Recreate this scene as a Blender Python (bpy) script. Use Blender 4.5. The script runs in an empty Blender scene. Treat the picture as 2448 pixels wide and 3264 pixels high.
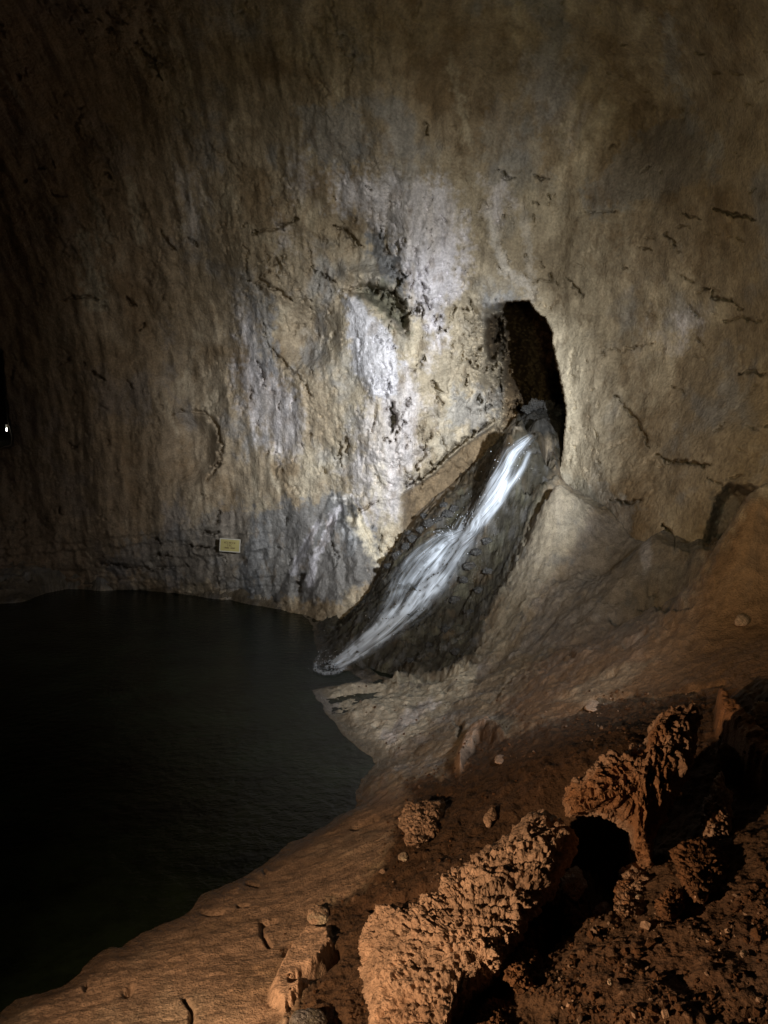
import bpy, math, random
import numpy as np
from mathutils import Vector

# ------------------------------------------------------------------ camera, world, lights, exposure
SC = bpy.context.scene
COL = SC.collection
F = 773.0                      # focal length for a 768 x 1024 picture
H = 5.0                        # camera height above the pool
PITCH = math.radians(-4.6)
cp, sp = math.cos(PITCH), math.sin(PITCH)
cam_d = bpy.data.cameras.new("camera")
cam = bpy.data.objects.new("camera", cam_d)
COL.objects.link(cam)
cam.location = (0, 0, H)
cam.rotation_euler = (math.pi / 2 + PITCH, 0, 0)
cam_d.sensor_fit = 'VERTICAL'
cam_d.sensor_height = 36.0
cam_d.lens = 36.0 * F / 1024.0
cam_d.clip_start = 0.05
cam_d.clip_end = 400
SC.camera = cam

world = bpy.data.worlds.new("World")
SC.world = world
world.use_nodes = True
bgn = world.node_tree.nodes["Background"]
bgn.inputs[0].default_value = (0.6, 0.55, 0.4, 1)      # deep inside a cave: next to no ambient light
bgn.inputs[1].default_value = 0.0025


def lamp(name, kind, loc, target, power, color, size=0.1, cone=60, blend=1.0):
    d = bpy.data.lights.new(name, kind)
    d.energy = power
    d.color = color
    d.shadow_soft_size = size
    if kind == 'SPOT':
        d.spot_size = math.radians(cone)
        d.spot_blend = blend
    o = bpy.data.objects.new(name, d)
    COL.objects.link(o)
    o.location = loc
    v = Vector(target) - Vector(loc)
    o.rotation_euler = v.to_track_quat('-Z', 'Y').to_euler()
    return o


# lamps out of frame; the halo, low and wall ones are added fills
lamp("cool_spotlight", 'SPOT', (4.2, 4.5, 6.0), (0.8, 21.0, 5.5), 15500, (0.91, 0.955, 1.0), 0.10, 38, 1.0)
lamp("cool_halo_fill", 'SPOT', (4.2, 4.6, 6.2), (0.9, 21.0, 6.8), 4300, (0.98, 0.97, .93), 0.10, 58, 1.0)  # added to soften the falloff around the main beam
lamp("cool_low_fill", 'SPOT', (3.9, 4.3, 6.2), (-0.9, 17.0, 1.2), 2200, (0.96, 0.97, 1.0), 0.10, 54, 1.0)  # added to brighten the rock tongue by the pool
lamp("wall_fill", 'SPOT', (1.2, 2.0, 6.0), (3.8, 21.0, 8.3), 1450, (1.0, 0.90, 0.56), 0.3, 80, 1.0)  # added for the dim wide glow on the wall
lamp("amber_path_lamp", 'SPOT', (-3.5, 2.3, 2.95), (1.4, 6.2, 1.0), 1350, (1.0, 0.61, 0.34), 0.05, 120, 1.0)
SC.view_settings.view_transform = 'Standard'
SC.view_settings.look = 'None'
SC.view_settings.gamma = 1.0
SC.view_settings.exposure = 0.0
SC.cycles.use_denoising = True
SC.cycles.max_bounces = 6
SC.cycles.diffuse_bounces = 3
SC.cycles.transparent_max_bounces = 12
SC.cycles.sample_clamp_indirect = 3.0

# ------------------------------------------------------------------ noise
_rng = np.random.RandomState(7)
PERM = _rng.permutation(256).astype(np.int32)
PERM = np.concatenate([PERM, PERM, PERM])
GR = _rng.normal(size=(256, 3)).astype(np.float32)
GR /= np.linalg.norm(GR, axis=1)[:, None]
RND = _rng.rand(256, 3).astype(np.float32)


def perlin(p):
    p = np.asarray(p, np.float32)
    i = np.floor(p).astype(np.int32)
    f = p - i
    i &= 255
    w = f * f * f * (f * (f * 6 - 15) + 10)
    out = 0
    for dx in (0, 1):
        wx = w[:, 0] if dx else 1 - w[:, 0]
        hx = PERM[(i[:, 0] + dx) & 255]
        for dy in (0, 1):
            wy = w[:, 1] if dy else 1 - w[:, 1]
            hy = PERM[hx + ((i[:, 1] + dy) & 255)]
            for dz in (0, 1):
                wz = w[:, 2] if dz else 1 - w[:, 2]
                h = PERM[hy + ((i[:, 2] + dz) & 255)]
                g = GR[h]
                out = out + wx * wy * wz * (g[:, 0] * (f[:, 0] - dx) + g[:, 1] * (f[:, 1] - dy) + g[:, 2] * (f[:, 2] - dz))
    return out * 1.6


def fbm(p, octv=4, gain=0.5, lac=2.07, ridged=False):
    a, s, tot = 1.0, 0.0, 0.0
    p = np.asarray(p, np.float32).copy()
    for k in range(octv):
        n = perlin(p)
        if ridged:
            n = 1 - 2 * np.abs(n)
        s = s + a * n
        tot += a
        a *= gain
        p = p * lac + 17.3
    return s / tot


def worley(p):
    p = np.asarray(p, np.float32)
    i = np.floor(p).astype(np.int32)
    f = p - i
    best = np.full(len(p), 9.0, np.float32)
    for dx in (-1, 0, 1):
        for dy in (-1, 0, 1):
            for dz in (-1, 0, 1):
                h = PERM[PERM[PERM[(i[:, 0] + dx) & 255] + ((i[:, 1] + dy) & 255)] + ((i[:, 2] + dz) & 255)]
                r = RND[h]
                d = (dx + r[:, 0] - f[:, 0]) ** 2 + (dy + r[:, 1] - f[:, 1]) ** 2 + (dz + r[:, 2] - f[:, 2]) ** 2
                best = np.minimum(best, d)
    return np.sqrt(best)


def sm(a, b, x):
    t = np.clip((x - a) / (b - a), 0, 1)
    return t * t * (3 - 2 * t)


# ------------------------------------------------------------------ view geometry
def ray(px, py):
    """direction with unit forward component, in world axes"""
    px = np.asarray(px, float)
    py = np.asarray(py, float)
    a = (px - 384) / F
    b = (512 - py) / F
    return np.stack([a + 0 * b, cp - b * sp + 0 * a, sp + b * cp + 0 * a], -1)


def unproj(px, py, D):
    d = ray(px, py)
    return d * np.asarray(D, float)[..., None] + np.array([0, 0, H])


def on_z(px, py, z):
    d = ray(px, py)
    D = (np.asarray(z, float) - H) / d[..., 2]
    return d * D[..., None] + np.array([0, 0, H])


def proj(P):
    q = P - np.array([0, 0, H])
    fwd = q[:, 1] * cp + q[:, 2] * sp
    up = -q[:, 1] * sp + q[:, 2] * cp
    fwd = np.maximum(fwd, 0.05)
    return 384 + F * q[:, 0] / fwd, 512 - F * up / fwd, fwd


def tps_fit(xy, v, smooth=0.0):
    xy = np.asarray(xy, float)
    n = len(xy)
    d = np.linalg.norm(xy[:, None] - xy[None], axis=2)
    K = np.where(d > 0, d * d * np.log(d + 1e-12), 0) + smooth * np.eye(n)
    P = np.hstack([np.ones((n, 1)), xy])
    A = np.block([[K, P], [P.T, np.zeros((3, 3))]])
    w = np.linalg.solve(A, np.concatenate([v, np.zeros(3)]))

    def f(q):
        q = np.asarray(q, float)
        out = np.empty(len(q))
        for s in range(0, len(q), 60000):
            c = q[s:s + 60000]
            dd = ((c[:, None, 0] - xy[None, :, 0]) ** 2 + (c[:, None, 1] - xy[None, :, 1]) ** 2)
            out[s:s + 60000] = (0.5 * dd * np.log(dd + 1e-12)) @ w[:n] + w[n] + c @ w[n + 1:]
        return out
    return f


def line_dist(x, y, pts, lim):
    """distance to a polyline and position along it, only near it (elsewhere lim)"""
    pts = np.asarray(pts, float)
    out = np.full(x.shape, float(lim))
    tt = np.zeros(x.shape)
    m = (x > pts[:, 0].min() - lim) & (x < pts[:, 0].max() + lim) & (y > pts[:, 1].min() - lim) & (y < pts[:, 1].max() + lim)
    if not m.any():
        return out, tt
    xs, ys = x[m], y[m]
    best = np.full(xs.shape, float(lim))
    bt = np.zeros(xs.shape)
    L = np.concatenate([[0], np.cumsum(np.linalg.norm(np.diff(pts, axis=0), axis=1))])
    for k in range(len(pts) - 1):
        a, b = pts[k], pts[k + 1]
        ab = b - a
        l2 = max(ab @ ab, 1e-9)
        t = np.clip(((xs - a[0]) * ab[0] + (ys - a[1]) * ab[1]) / l2, 0, 1)
        d = np.hypot(xs - a[0] - t * ab[0], ys - a[1] - t * ab[1])
        q = d < best
        best = np.where(q, d, best)
        bt = np.where(q, (L[k] + t * (L[k + 1] - L[k])) / L[-1], bt)
    out[m] = best
    tt[m] = bt
    return out, tt


def poly_sd(x, y, pts, lim):
    """signed distance, positive inside, clipped to +-lim"""
    pts = np.asarray(pts, float)
    cl = np.vstack([pts, pts[:1]])
    out = np.full(x.shape, -float(lim))
    m = (x > pts[:, 0].min() - lim) & (x < pts[:, 0].max() + lim) & (y > pts[:, 1].min() - lim) & (y < pts[:, 1].max() + lim)
    if not m.any():
        return out
    xs, ys = x[m], y[m]
    d2 = np.full(xs.shape, 1e18)
    ins = np.zeros(xs.shape, bool)
    for k in range(len(pts)):
        a, b = cl[k], cl[k + 1]
        ab = b - a
        t = np.clip(((xs - a[0]) * ab[0] + (ys - a[1]) * ab[1]) / max(ab @ ab, 1e-9), 0, 1)
        d2 = np.minimum(d2, (xs - a[0] - t * ab[0]) ** 2 + (ys - a[1] - t * ab[1]) ** 2)
        c = (a[1] > ys) != (b[1] > ys)
        if abs(ab[1]) > 1e-9:
            ins ^= c & (xs < (ys - a[1]) * ab[0] / ab[1] + a[0])
    d = np.sqrt(d2)
    out[m] = np.where(ins, np.minimum(d, lim), -np.minimum(d, lim))
    return out


# ------------------------------------------------------------------ mesh helpers
def grid_mesh(name, P, nu, nv, mat, col=None, wet=None, drop=None, wrap=False, extra=None, smooth=True):
    """P is nu*nv points, row-major with nv points per row"""
    idx = np.arange(nu * nv).reshape(nu, nv)
    if wrap:
        idx = np.hstack([idx, idx[:, :1]])
    q = np.stack([idx[:-1, :-1], idx[:-1, 1:], idx[1:, 1:], idx[1:, :-1]], -1).reshape(-1, 4)
    if drop is not None:
        q = q[~drop[q].any(1)]
    return raw_mesh(name, P, q, mat, col, wet, extra, smooth)


def raw_mesh(name, P, q, mat, col=None, wet=None, extra=None, smooth=True):
    me = bpy.data.meshes.new(name)
    n, k = len(P), q.shape[1]
    me.vertices.add(n)
    me.vertices.foreach_set("co", np.asarray(P, np.float32).ravel())
    me.loops.add(q.size)
    me.loops.foreach_set("vertex_index", q.astype(np.int32).ravel())
    me.polygons.add(len(q))
    me.polygons.foreach_set("loop_start", np.arange(0, q.size, k, dtype=np.int32))
    me.polygons.foreach_set("use_smooth", np.full(len(q), smooth))
    me.update(calc_edges=True)
    if col is not None:
        a = me.attributes.new("stone_colour", 'FLOAT_COLOR', 'POINT')
        c = np.ones((n, 4), np.float32)
        c[:, :3] = col
        a.data.foreach_set("color", c.ravel())
    if wet is not None:
        a = me.attributes.new("wetness", 'FLOAT', 'POINT')
        a.data.foreach_set("value", np.asarray(wet, np.float32))
    for key, v in (extra or {}).items():
        a = me.attributes.new(key, 'FLOAT', 'POINT')
        a.data.foreach_set("value", np.asarray(v, np.float32))
    me.materials.append(mat)
    o = bpy.data.objects.new(name, me)
    COL.objects.link(o)
    return o


def tag(o, label=None, cat=None, group=None, kind=None):
    if label:
        o["label"] = label
    if cat:
        o["category"] = cat
    if group:
        o["group"] = group
    if kind:
        o["kind"] = kind
    return o


# ------------------------------------------------------------------ materials
def new_mat(name):
    m = bpy.data.materials.new(name)
    m.use_nodes = True
    nt = m.node_tree
    return m, nt, nt.nodes["Principled BSDF"]


def stone_mat(name, fine=18.0, bump=0.03, mottle=0.35, grain=90.0):
    """rock: colour of the deposits from the mesh, fine grain and pits from noise, sheen where wet"""
    m, nt, b = new_mat(name)
    N, L = nt.nodes, nt.links
    tc = N.new("ShaderNodeTexCoord")
    at = N.new("ShaderNodeAttribute"); at.attribute_name = "stone_colour"
    wt = N.new("ShaderNodeAttribute"); wt.attribute_name = "wetness"
    n1 = N.new("ShaderNodeTexNoise"); n1.inputs["Scale"].default_value = fine; n1.inputs["Detail"].default_value = 6; n1.inputs["Roughness"].default_value = 0.65
    n2 = N.new("ShaderNodeTexNoise"); n2.inputs["Scale"].default_value = grain; n2.inputs["Detail"].default_value = 3
    L.new(tc.outputs["Object"], n1.inputs["Vector"]); L.new(tc.outputs["Object"], n2.inputs["Vector"])
    r1 = N.new("ShaderNodeMapRange"); r1.inputs[1].default_value = 0.3; r1.inputs[2].default_value = 0.7
    r1.inputs[3].default_value = 1 - mottle; r1.inputs[4].default_value = 1 + mottle
    L.new(n1.outputs["Fac"], r1.inputs[0])
    r2 = N.new("ShaderNodeMapRange"); r2.inputs[1].default_value = 0.3; r2.inputs[2].default_value = 0.7
    r2.inputs[3].default_value = 0.8; r2.inputs[4].default_value = 1.2
    L.new(n2.outputs["Fac"], r2.inputs[0])
    mu = N.new("ShaderNodeMath"); mu.operation = 'MULTIPLY'
    L.new(r1.outputs[0], mu.inputs[0]); L.new(r2.outputs[0], mu.inputs[1])
    mx = N.new("ShaderNodeVectorMath"); mx.operation = 'SCALE'
    L.new(at.outputs["Color"], mx.inputs[0]); L.new(mu.outputs[0], mx.inputs["Scale"])
    L.new(mx.outputs[0], b.inputs["Base Color"])
    rr = N.new("ShaderNodeMapRange"); rr.inputs[3].default_value = 0.92; rr.inputs[4].default_value = 0.11
    L.new(wt.outputs["Fac"], rr.inputs[0]); L.new(rr.outputs[0], b.inputs["Roughness"])
    b.inputs["Specular IOR Level"].default_value = 0.35
    ad = N.new("ShaderNodeMath"); ad.operation = 'MULTIPLY_ADD'; ad.inputs[1].default_value = 0.25
    L.new(n2.outputs["Fac"], ad.inputs[0]); L.new(n1.outputs["Fac"], ad.inputs[2])
    bp = N.new("ShaderNodeBump"); bp.inputs["Strength"].default_value = 1.0; bp.inputs["Distance"].default_value = bump
    L.new(ad.outputs[0], bp.inputs["Height"]); L.new(bp.outputs[0], b.inputs["Normal"])
    return m


MAT_WALL = stone_mat("cave_limestone", 2.8, 0.09, 0.24, 17)
MAT_GROUND = stone_mat("clay_and_flowstone", 7.0, 0.06, 0.30, 45)
MAT_ROCK = stone_mat("crumbly_calcite", 16.0, 0.035, 0.32, 80)

CREAM = np.array([0.50, 0.45, 0.35])
TAN = np.array([0.335, 0.27, 0.19])
BROWN = np.array([0.195, 0.135, 0.075])
LAV = np.array([0.62, 0.60, 0.64])
WHITE = np.array([0.70, 0.68, 0.66])
GREY = np.array([0.20, 0.205, 0.215])
DARK = np.array([0.085, 0.085, 0.085])
CLAY = np.array([0.27, 0.14, 0.068])
PINK = np.array([0.46, 0.33, 0.24])
MOSS = np.array([0.15, 0.145, 0.10])


def mixc(c, m, new):
    return c + (new - c) * m[:, None]


# ------------------------------------------------------------------ cave wall
def Dz(px, py, z=0.0):
    return float((z - H) / ray(px, py)[2])


WALLC = []
for px, py in ((-300, 612), (-120, 608), (0, 602), (66, 589), (130, 589), (197, 596), (250, 604), (310, 617)):
    WALLC.append((px, py + 20, Dz(px, py) + 0.5))
WALLC += [
    (-300, 420, 23), (-300, 100, 17), (-300, -250, 9.5), (-550, 300, 17), (-550, -250, 7),
    (0, 520, 26.6), (0, 430, 26), (0, 300, 24), (0, 150, 20.5), (0, 0, 17), (0, -250, 11),
    (130, 560, 26.8), (130, 480, 26), (130, 300, 24), (130, 100, 20),
    (230, 560, 25.6), (230, 500, 25), (230, 400, 24.3), (230, 300, 23.2), (230, 150, 20.5), (230, 0, 17), (230, -250, 11),
    (320, 560, 23.4), (320, 480, 22.9), (320, 400, 22.3), (320, 300, 21.8), (320, 200, 20.6),
    (400, 600, 22.7), (400, 540, 22.5), (400, 450, 21.5), (400, 360, 21.2), (400, 260, 20.6), (400, 150, 19.0), (400, 0, 16.2), (400, -250, 10.5),
    (460, 600, 23.4), (460, 520, 23.0), (460, 430, 21.9), (460, 340, 21.6), (460, 280, 20.9),
    (540, 240, 20.0), (570, 330, 20.2), (572, 430, 20.2), (575, 520, 19.6), (575, 650, 19.6), (540, 130, 18.4), (540, 0, 15.8), (540, -250, 10),
    (620, 330, 19.0), (620, 430, 18.7), (620, 520, 17.8), (620, 650, 17.8), (640, 200, 17.8),
    (700, 400, 16.4), (700, 300, 16.4), (700, 500, 15.4), (700, 640, 15.4), (700, 100, 15.4),
    (768, 400, 14.5), (768, 250, 14.2), (768, 100, 13.2), (768, 0, 12.2), (768, 500, 13.9), (768, 640, 13.9), (768, -250, 8.5),
    (900, 400, 11.3), (900, 200, 10.8), (900, 600, 11.5), (900, 0, 10), (1100, 400, 8.5), (1100, 100, 7.5), (1100, 640, 8.5), (1100, -250, 6), (1300, 300, 6.5), (1300, -250, 5), (1300, 640, 6.8),
]
WALLC = np.array(WALLC)
wall_f = tps_fit(WALLC[:, :2] / 300.0, np.log(WALLC[:, 2]), 0.0004)

EDGE = np.array([(300, 530), (303, 531), (308, 534), (315, 540), (317, 545), (333, 553), (342, 552), (352, 555), (368, 558), (382, 561),
                 (398, 564), (408, 566), (423, 565), (441, 563), (456, 562), (469, 559), (480, 557), (560, 550)], float)

CRACKS = [  # (polyline, half width px, depth m)
    ([(404, 487), (418, 480), (433, 470), (449, 454), (456, 446), (465, 440), (484, 426), (494, 420), (505, 418)], 2.0, 0.75),
    ([(393, 403), (391, 411), (394, 420), (391, 432)], 2.6, 0.7), ([(404, 400), (407, 405)], 3.0, 0.45), ([(403, 420), (404, 427)], 1.6, 0.4),
    ([(420, 425), (424, 431)], 2.4, 0.25), ([(388, 380), (391, 395)], 1.2, 0.25), ([(432, 380), (437, 391), (445, 393)], 1.6, 0.35),
    ([(439, 396), (443, 404), (440, 412)], 1.3, 0.22), ([(437, 462), (441, 468)], 2.2, 0.25), ([(422, 449), (425, 456)], 3.0, 0.25),
    ([(533, 281), (557, 282)], 0.9, 0.25), ([(569, 279), (576, 289), (583, 297)], 1.4, 0.3), ([(497, 169), (502, 173), (507, 179), (517, 178)], 1.1, 0.3),
    ([(534, 176), (548, 179)], 1.5, 0.3), ([(636, 248), (653, 250)], 1.2, 0.3), ([(666, 231), (670, 240), (676, 246)], 1.3, 0.3),
    ([(714, 208), (730, 214), (754, 218)], 1.5, 0.35), ([(706, 287), (715, 298), (731, 301), (738, 307)], 1.6, 0.4), ([(680, 211), (690, 217), (699, 218)], 1.2, 0.3),
    ([(533, 200), (540, 206)], 1.2, 0.25), ([(426, 123), (429, 139)], 1.2, 0.3), ([(581, 212), (615, 212)], 0.8, 0.2), ([(640, 172), (652, 166)], 1.0, 0.2),
    ([(657, 456), (670, 462), (685, 461), (700, 466), (712, 464)], 1.6, 0.35), ([(740, 373), (754, 371), (764, 375)], 1.6, 0.3),
    ([(615, 396), (629, 412), (640, 426), (650, 446)], 1.5, 0.22), ([(594, 430), (599, 441)], 1.0, 0.2), ([(602, 349), (622, 350), (638, 347), (657, 341)], 0.9, 0.22),
    ([(662, 524), (668, 530), (671, 545), (673, 556)], 2.6, 0.5),
    ([(310, 268), (320, 273), (327, 278), (336, 284)], 1.3, 0.3), ([(253, 232), (271, 229), (285, 225), (297, 218)], 1.8, 0.35),
    ([(333, 226), (345, 230), (356, 241), (363, 249)], 1.5, 0.35), ([(248, 282), (262, 281), (272, 287), (292, 300)], 1.5, 0.3),
    ([(137, 42), (150, 58), (157, 70), (162, 81)], 1.2, 0.3), ([(263, 330), (268, 346), (280, 358), (289, 369), (303, 380), (311, 398)], 1.6, 0.2), ([(258, 362), (265, 386)], 1.3, 0.3),
    ([(169, 415), (183, 411), (197, 411), (208, 414), (215, 422), (220, 435), (222, 448), (219, 460), (215, 471), (206, 482)], 1.8, 0.22),
    ([(331, 543), (335, 550), (338, 557), (335, 564), (330, 568)], 1.2, 0.3), ([(303, 573), (299, 584), (301, 592)], 2.0, 0.4),
    ([(357, 512), (367, 507), (380, 500)], 1.1, 0.3), ([(340, 441), (340, 466)], 1.2, 0.3), ([(347, 437), (347, 457)], 1.2, 0.3),
    ([(200, 533), (218, 532)], 2.0, 0.4), ([(219, 512), (217, 524)], 1.0, 0.25), ([(186, 546), (215, 549)], 1.6, 0.4), ([(150, 557), (172, 556)], 1.6, 0.35), ([(100, 563), (140, 569), (190, 566)], 1.2, 0.3),
    ([(470, 300), (478, 318), (474, 330)], 1.4, 0.3), ([(424, 356), (420, 370)], 1.5, 0.3), ([(342, 291), (352, 288), (365, 286), (380, 289), (395, 294), (402, 303)], 1.8, 0.4),
    ([(60, 300), (80, 296), (98, 299)], 1.6, 0.3), ([(126, 298), (136, 306)], 2.0, 0.3), ([(160, 230), (168, 243), (175, 250)], 1.8, 0.3), ([(92, 372), (104, 381)], 2.0, 0.3),
    ([(540, 262), (546, 268)], 1.0, 0.2), ([(725, 322), (742, 318), (760, 322)], 1.3, 0.25), ([(690, 305), (700, 322)], 1.2, 0.2), ([(610, 500), (628, 503), (640, 500)], 1.6, 0.3),
]
rs = random.Random(11)
for k in range(34):             # small upright slots in the bright strip beside the mouth
    x, y = rs.uniform(567, 602), rs.uniform(340, 490)
    l, a = rs.uniform(2, 6), rs.gauss(1.5, .25)
    CRACKS.append(([(x, y), (x + l * math.cos(a), y + l * math.sin(a))], rs.uniform(.6, .9), rs.uniform(.07, .16)))
for k in range(45):            # short cracks: level ones on the right wall
    x, y = rs.uniform(570, 768), rs.uniform(40, 520)
    l, a = rs.uniform(3, 16), rs.gauss(0.1, 0.45)
    CRACKS.append(([(x, y), (x + l * .5, y + l * .5 * math.sin(a) + rs.uniform(-1, 1)), (x + l, y + l * math.sin(a))], rs.uniform(.5, 1.1), rs.uniform(.06, .22)))
for k in range(150):            # upright pits on the lit wall
    x, y = rs.uniform(230, 560), rs.uniform(180, 560)
    l, a = rs.uniform(3, 11), rs.gauss(1.45, 0.35)
    CRACKS.append(([(x, y), (x + l * math.cos(a), y + l * math.sin(a))], rs.uniform(.5, 1.1), rs.uniform(.08, .25)))
for k in range(30):
    x, y = rs.uniform(10, 250), rs.uniform(150, 560)
    l, a = rs.uniform(4, 16), rs.gauss(1.2, 0.8)
    CRACKS.append(([(x, y), (x + l * math.cos(a), y + l * math.sin(a))], rs.uniform(.6, 1.3), rs.uniform(.08, .3)))


def build_wall():
    xs = np.concatenate([np.arange(-560, -30, 6.0), np.arange(-30, 800, 1.15), np.arange(800, 1300, 6.0)])
    ys = np.concatenate([np.arange(-620, -20, 8.0), np.arange(-20, 650, 1.15)])
    X, Y = np.meshgrid(xs, ys)
    px, py = X.ravel(), Y.ravel()
    yc = np.maximum(py, -260)
    D = np.exp(wall_f(np.stack([px, yc], 1) / 300.0))
    base = D.copy()
    P0 = unproj(px, py, D)
    wob = fbm(np.stack([px * .05, py * .05, 0 * px], 1), 4)
    wob2 = fbm(np.stack([px * .16, py * .16, 0 * px + 5], 1), 3)
    jag = fbm(np.stack([px * .3, py * .3, 0 * px + 9], 1), 3)
    # tunnel: the left side runs back, the right edge and the lip are sharp
    ex = np.interp(py, EDGE[:, 0], EDGE[:, 1]) + 2.2 * jag * (py > 306)
    inx = sm(0, 1.3, ex - px)
    top = 300.5 + 3.0 * jag + np.clip((512 - px) * 0.20, -3, 30) * (px < 512)
    soft = np.where(px > 508, 1.5, 1.5 + (508 - px) * 0.5)
    inz = np.clip((py - top) / soft, 0, 1)
    inz = inz * inz * (3 - 2 * inz)
    pj = px + 9 * wob2 + 5 * jag
    back = np.interp(pj, [464, 478, 490, 500, 507, 524, 570], [0, 0.5, 1.5, 2.9, 6.5, 11, 16])
    back = back * (1 - 0.75 * sm(372, 400, py + 6 * wob2) * sm(532, 512, pj))
    D += back * inx * inz
    inside = inx * inz * sm(480, 505, px)
    # alcove beside the tunnel mouth
    a = poly_sd(px, py, [(486, 318), (503, 312), (505, 345), (498, 358), (490, 366), (484, 345)], 20) + 3 * wob2
    D += 1.9 * sm(-2, 5, a)
    # wall flares forward at the mouth edge, shaped to catch the light
    t = np.clip((px - ex) / 16, 0, 1)
    D -= np.where((px > ex) & (py > 300), 0.20 * (1 - t), 0)
    # rock brow and rough hollow above the white tongue
    a = poly_sd(px, py, [(344, 293), (352, 287), (370, 283), (392, 288), (405, 300), (411, 320), (407, 340), (396, 330), (384, 312), (366, 300)], 30) + 2.5 * wob2
    D += 0.9 * sm(-1, 9, a)
    D -= 0.35 * np.exp(-((py - 276 - 0.12 * (px - 370)) / 9.0) ** 2) * sm(335, 350, px) * sm(425, 400, px)
    # white tongue stands proud
    a = poly_sd(px, py, [(341, 294), (353, 293), (372, 309), (395, 335), (407, 362), (404, 398), (372, 404), (354, 372), (346, 330)], 30)
    D -= 0.35 * sm(-4, 14, a)
    # shallow bowl left of it
    r = np.hypot((px - 305) / 44, (py - 335) / 46)
    D += 0.85 * (1 - sm(0.25, 1.0, r))
    r = np.hypot((px - 188) / 36, (py - 448) / 40)
    D += 0.55 * (1 - sm(0.5, 1.0, r)) * sm(150, 185, px)
    # long bulges and hollows of the far wall
    for cx, cy, rx, ry, am in ((250, 250, 40, 60, -.5), (430, 240, 45, 70, -.45), (200, 330, 60, 70, .4), (100, 420, 60, 90, -.5), (600, 380, 40, 90, -.15),
                               (690, 330, 60, 40, .35), (720, 180, 70, 60, -.4), (640, 120, 60, 60, .4), (470, 120, 50, 60, .45), (350, 130, 60, 60, -.4),
                               (395, 450, 30, 45, -.3), (500, 250, 22, 40, -.3), (455, 390, 28, 26, -.35), (455, 330, 20, 30, .35), (740, 440, 50, 30, -.3), (375, 250, 22, 26, .35)):
        D += am * np.exp(-((px - cx) / rx) ** 2 - ((py - cy) / ry) ** 2)
    # fan of flowstone low on the wall
    fx = (px - 338) / np.maximum(6 + (py - 494) * 0.55, 4)
    fan = np.clip(1 - fx * fx, 0, 1) * sm(494, 506, py)
    D -= fan ** 0.6 * (0.15 + np.clip(py - 500, 0, 120) * 0.006)
    D += 0.35 * sm(-1, 5, poly_sd(px, py, [(332, 499), (349, 499), (357, 520), (352, 530), (343, 522), (326, 527)], 12) + 1.5 * wob2)
    D += 0.12 * fan * np.sin(fx * 9 + 4 * wob)
    # lower brown band under the long ledge crack
    below = sm(0, 5, (py - np.interp(px, [330, 404, 433, 449, 465, 494, 512], [560, 490, 472, 456, 442, 424, 416])))
    D += 0.55 * below * sm(398, 415, px) * sm(560, 530, px) * (1 - inside)
    # big gully in the right wall
    a = poly_sd(px, py, [(700, 580), (703, 545), (710, 518), (716, 498), (728, 484), (748, 486), (762, 490), (740, 530), (715, 560)], 20) + 3 * wob2
    D += 1.2 * sm(-4, 12, a)
    # layered rubble foot on the left shore
    lay = sm(505, 560, py) * sm(330, 260, px)
    D -= lay * (0.18 * np.floor((py + 5 * wob + 0.1 * px) / 9.0) % 0.36)
    # side passage at the far left
    a = poly_sd(px, py, [(-90, 330), (2, 350), (6, 395), (10, 425), (13, 437), (12, 446), (-2, 450), (-90, 452)], 60) + 1.2 * wob2
    D += 16 * sm(-0.5, 3.5, a)
    # cracks
    pxw, pyw = px + 6 * wob2 + 1.5 * jag, py + 5 * fbm(np.stack([px * .13, py * .13, 0 * px + 15], 1), 3)
    for pl, w, dep in CRACKS:
        w = max(w * .95, .85); dep = dep * 1.7
        d, tt = line_dist(pxw, pyw, pl, w * 3 + 3)
        m = d < w * 3 + 3
        ww = w * (0.75 + 0.7 * wob2[m] + 0.5 * jag[m]) * (0.45 + 0.9 * np.sin(np.pi * np.clip(tt[m], .08, .92)))
        g = np.exp(-(d[m] / np.maximum(ww, 0.3)) ** 2)
        D[m] += dep * g * (1 - inside[m])
    # natural relief, longer along the flow of the walls
    q = P0 * np.array([1.0, .40, .40])
    rough = 0.30 + 0.5 * lay
    for cx, cy, rx, ry, am in ((388, 262, 26, 40, .9), (400, 310, 22, 30, 1.0), (440, 318, 40, 26, .7), (485, 345, 32, 50, 1.0), (470, 405, 40, 30, .8), (400, 425, 24, 40, .7), (345, 235, 40, 16, .5), (420, 460, 40, 40, .6), (330, 300, 60, 14, .4), (280, 260, 40, 30, .35), (300, 380, 20, 30, .5), (380, 520, 30, 40, .5)):
        rough += 1.25 * am * np.exp(-((px - cx) / rx) ** 2 - ((py - cy) / ry) ** 2)
    rough = rough + 0.6 * sm(470, 500, px) * inside
    rough *= 1 - 0.45 * sm(555, 585, px)
    bl0 = fbm(P0 * .35 + 45, 3)
    n = 0.45 * fbm(q * .28, 3) + 0.32 * fbm(q * .9 + 3, 3)
    nr = fbm(q * np.array([1.6, 2.2, 2.2]) + 9, 4, 0.6, ridged=True)
    nf = fbm(P0 * 3.1 + 31, 4, 0.62)
    wl = np.minimum(worley(P0 * np.array([2.6, 2.0, 1.8]) + .35 * np.stack([nf, nr, nf], 1)), 1)
    nv = fbm(P0 * np.array([3.0, .5, .5]) + 77, 3)
    rough = rough * (1 + .5 * fbm(P0 * .5 + 50, 3)) * (1 + 1.2 * inside)
    cre = fbm(P0 * np.array([1.5, .9, .75]) + .35 * np.stack([nf, nr, nv], 1) + 61, 3, .55, ridged=True)
    cre2 = fbm(P0 * np.array([3.4, 2.6, 2.2]) + .3 * np.stack([nr, nf, nv], 1) + 91, 3, .55, ridged=True)
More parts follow.
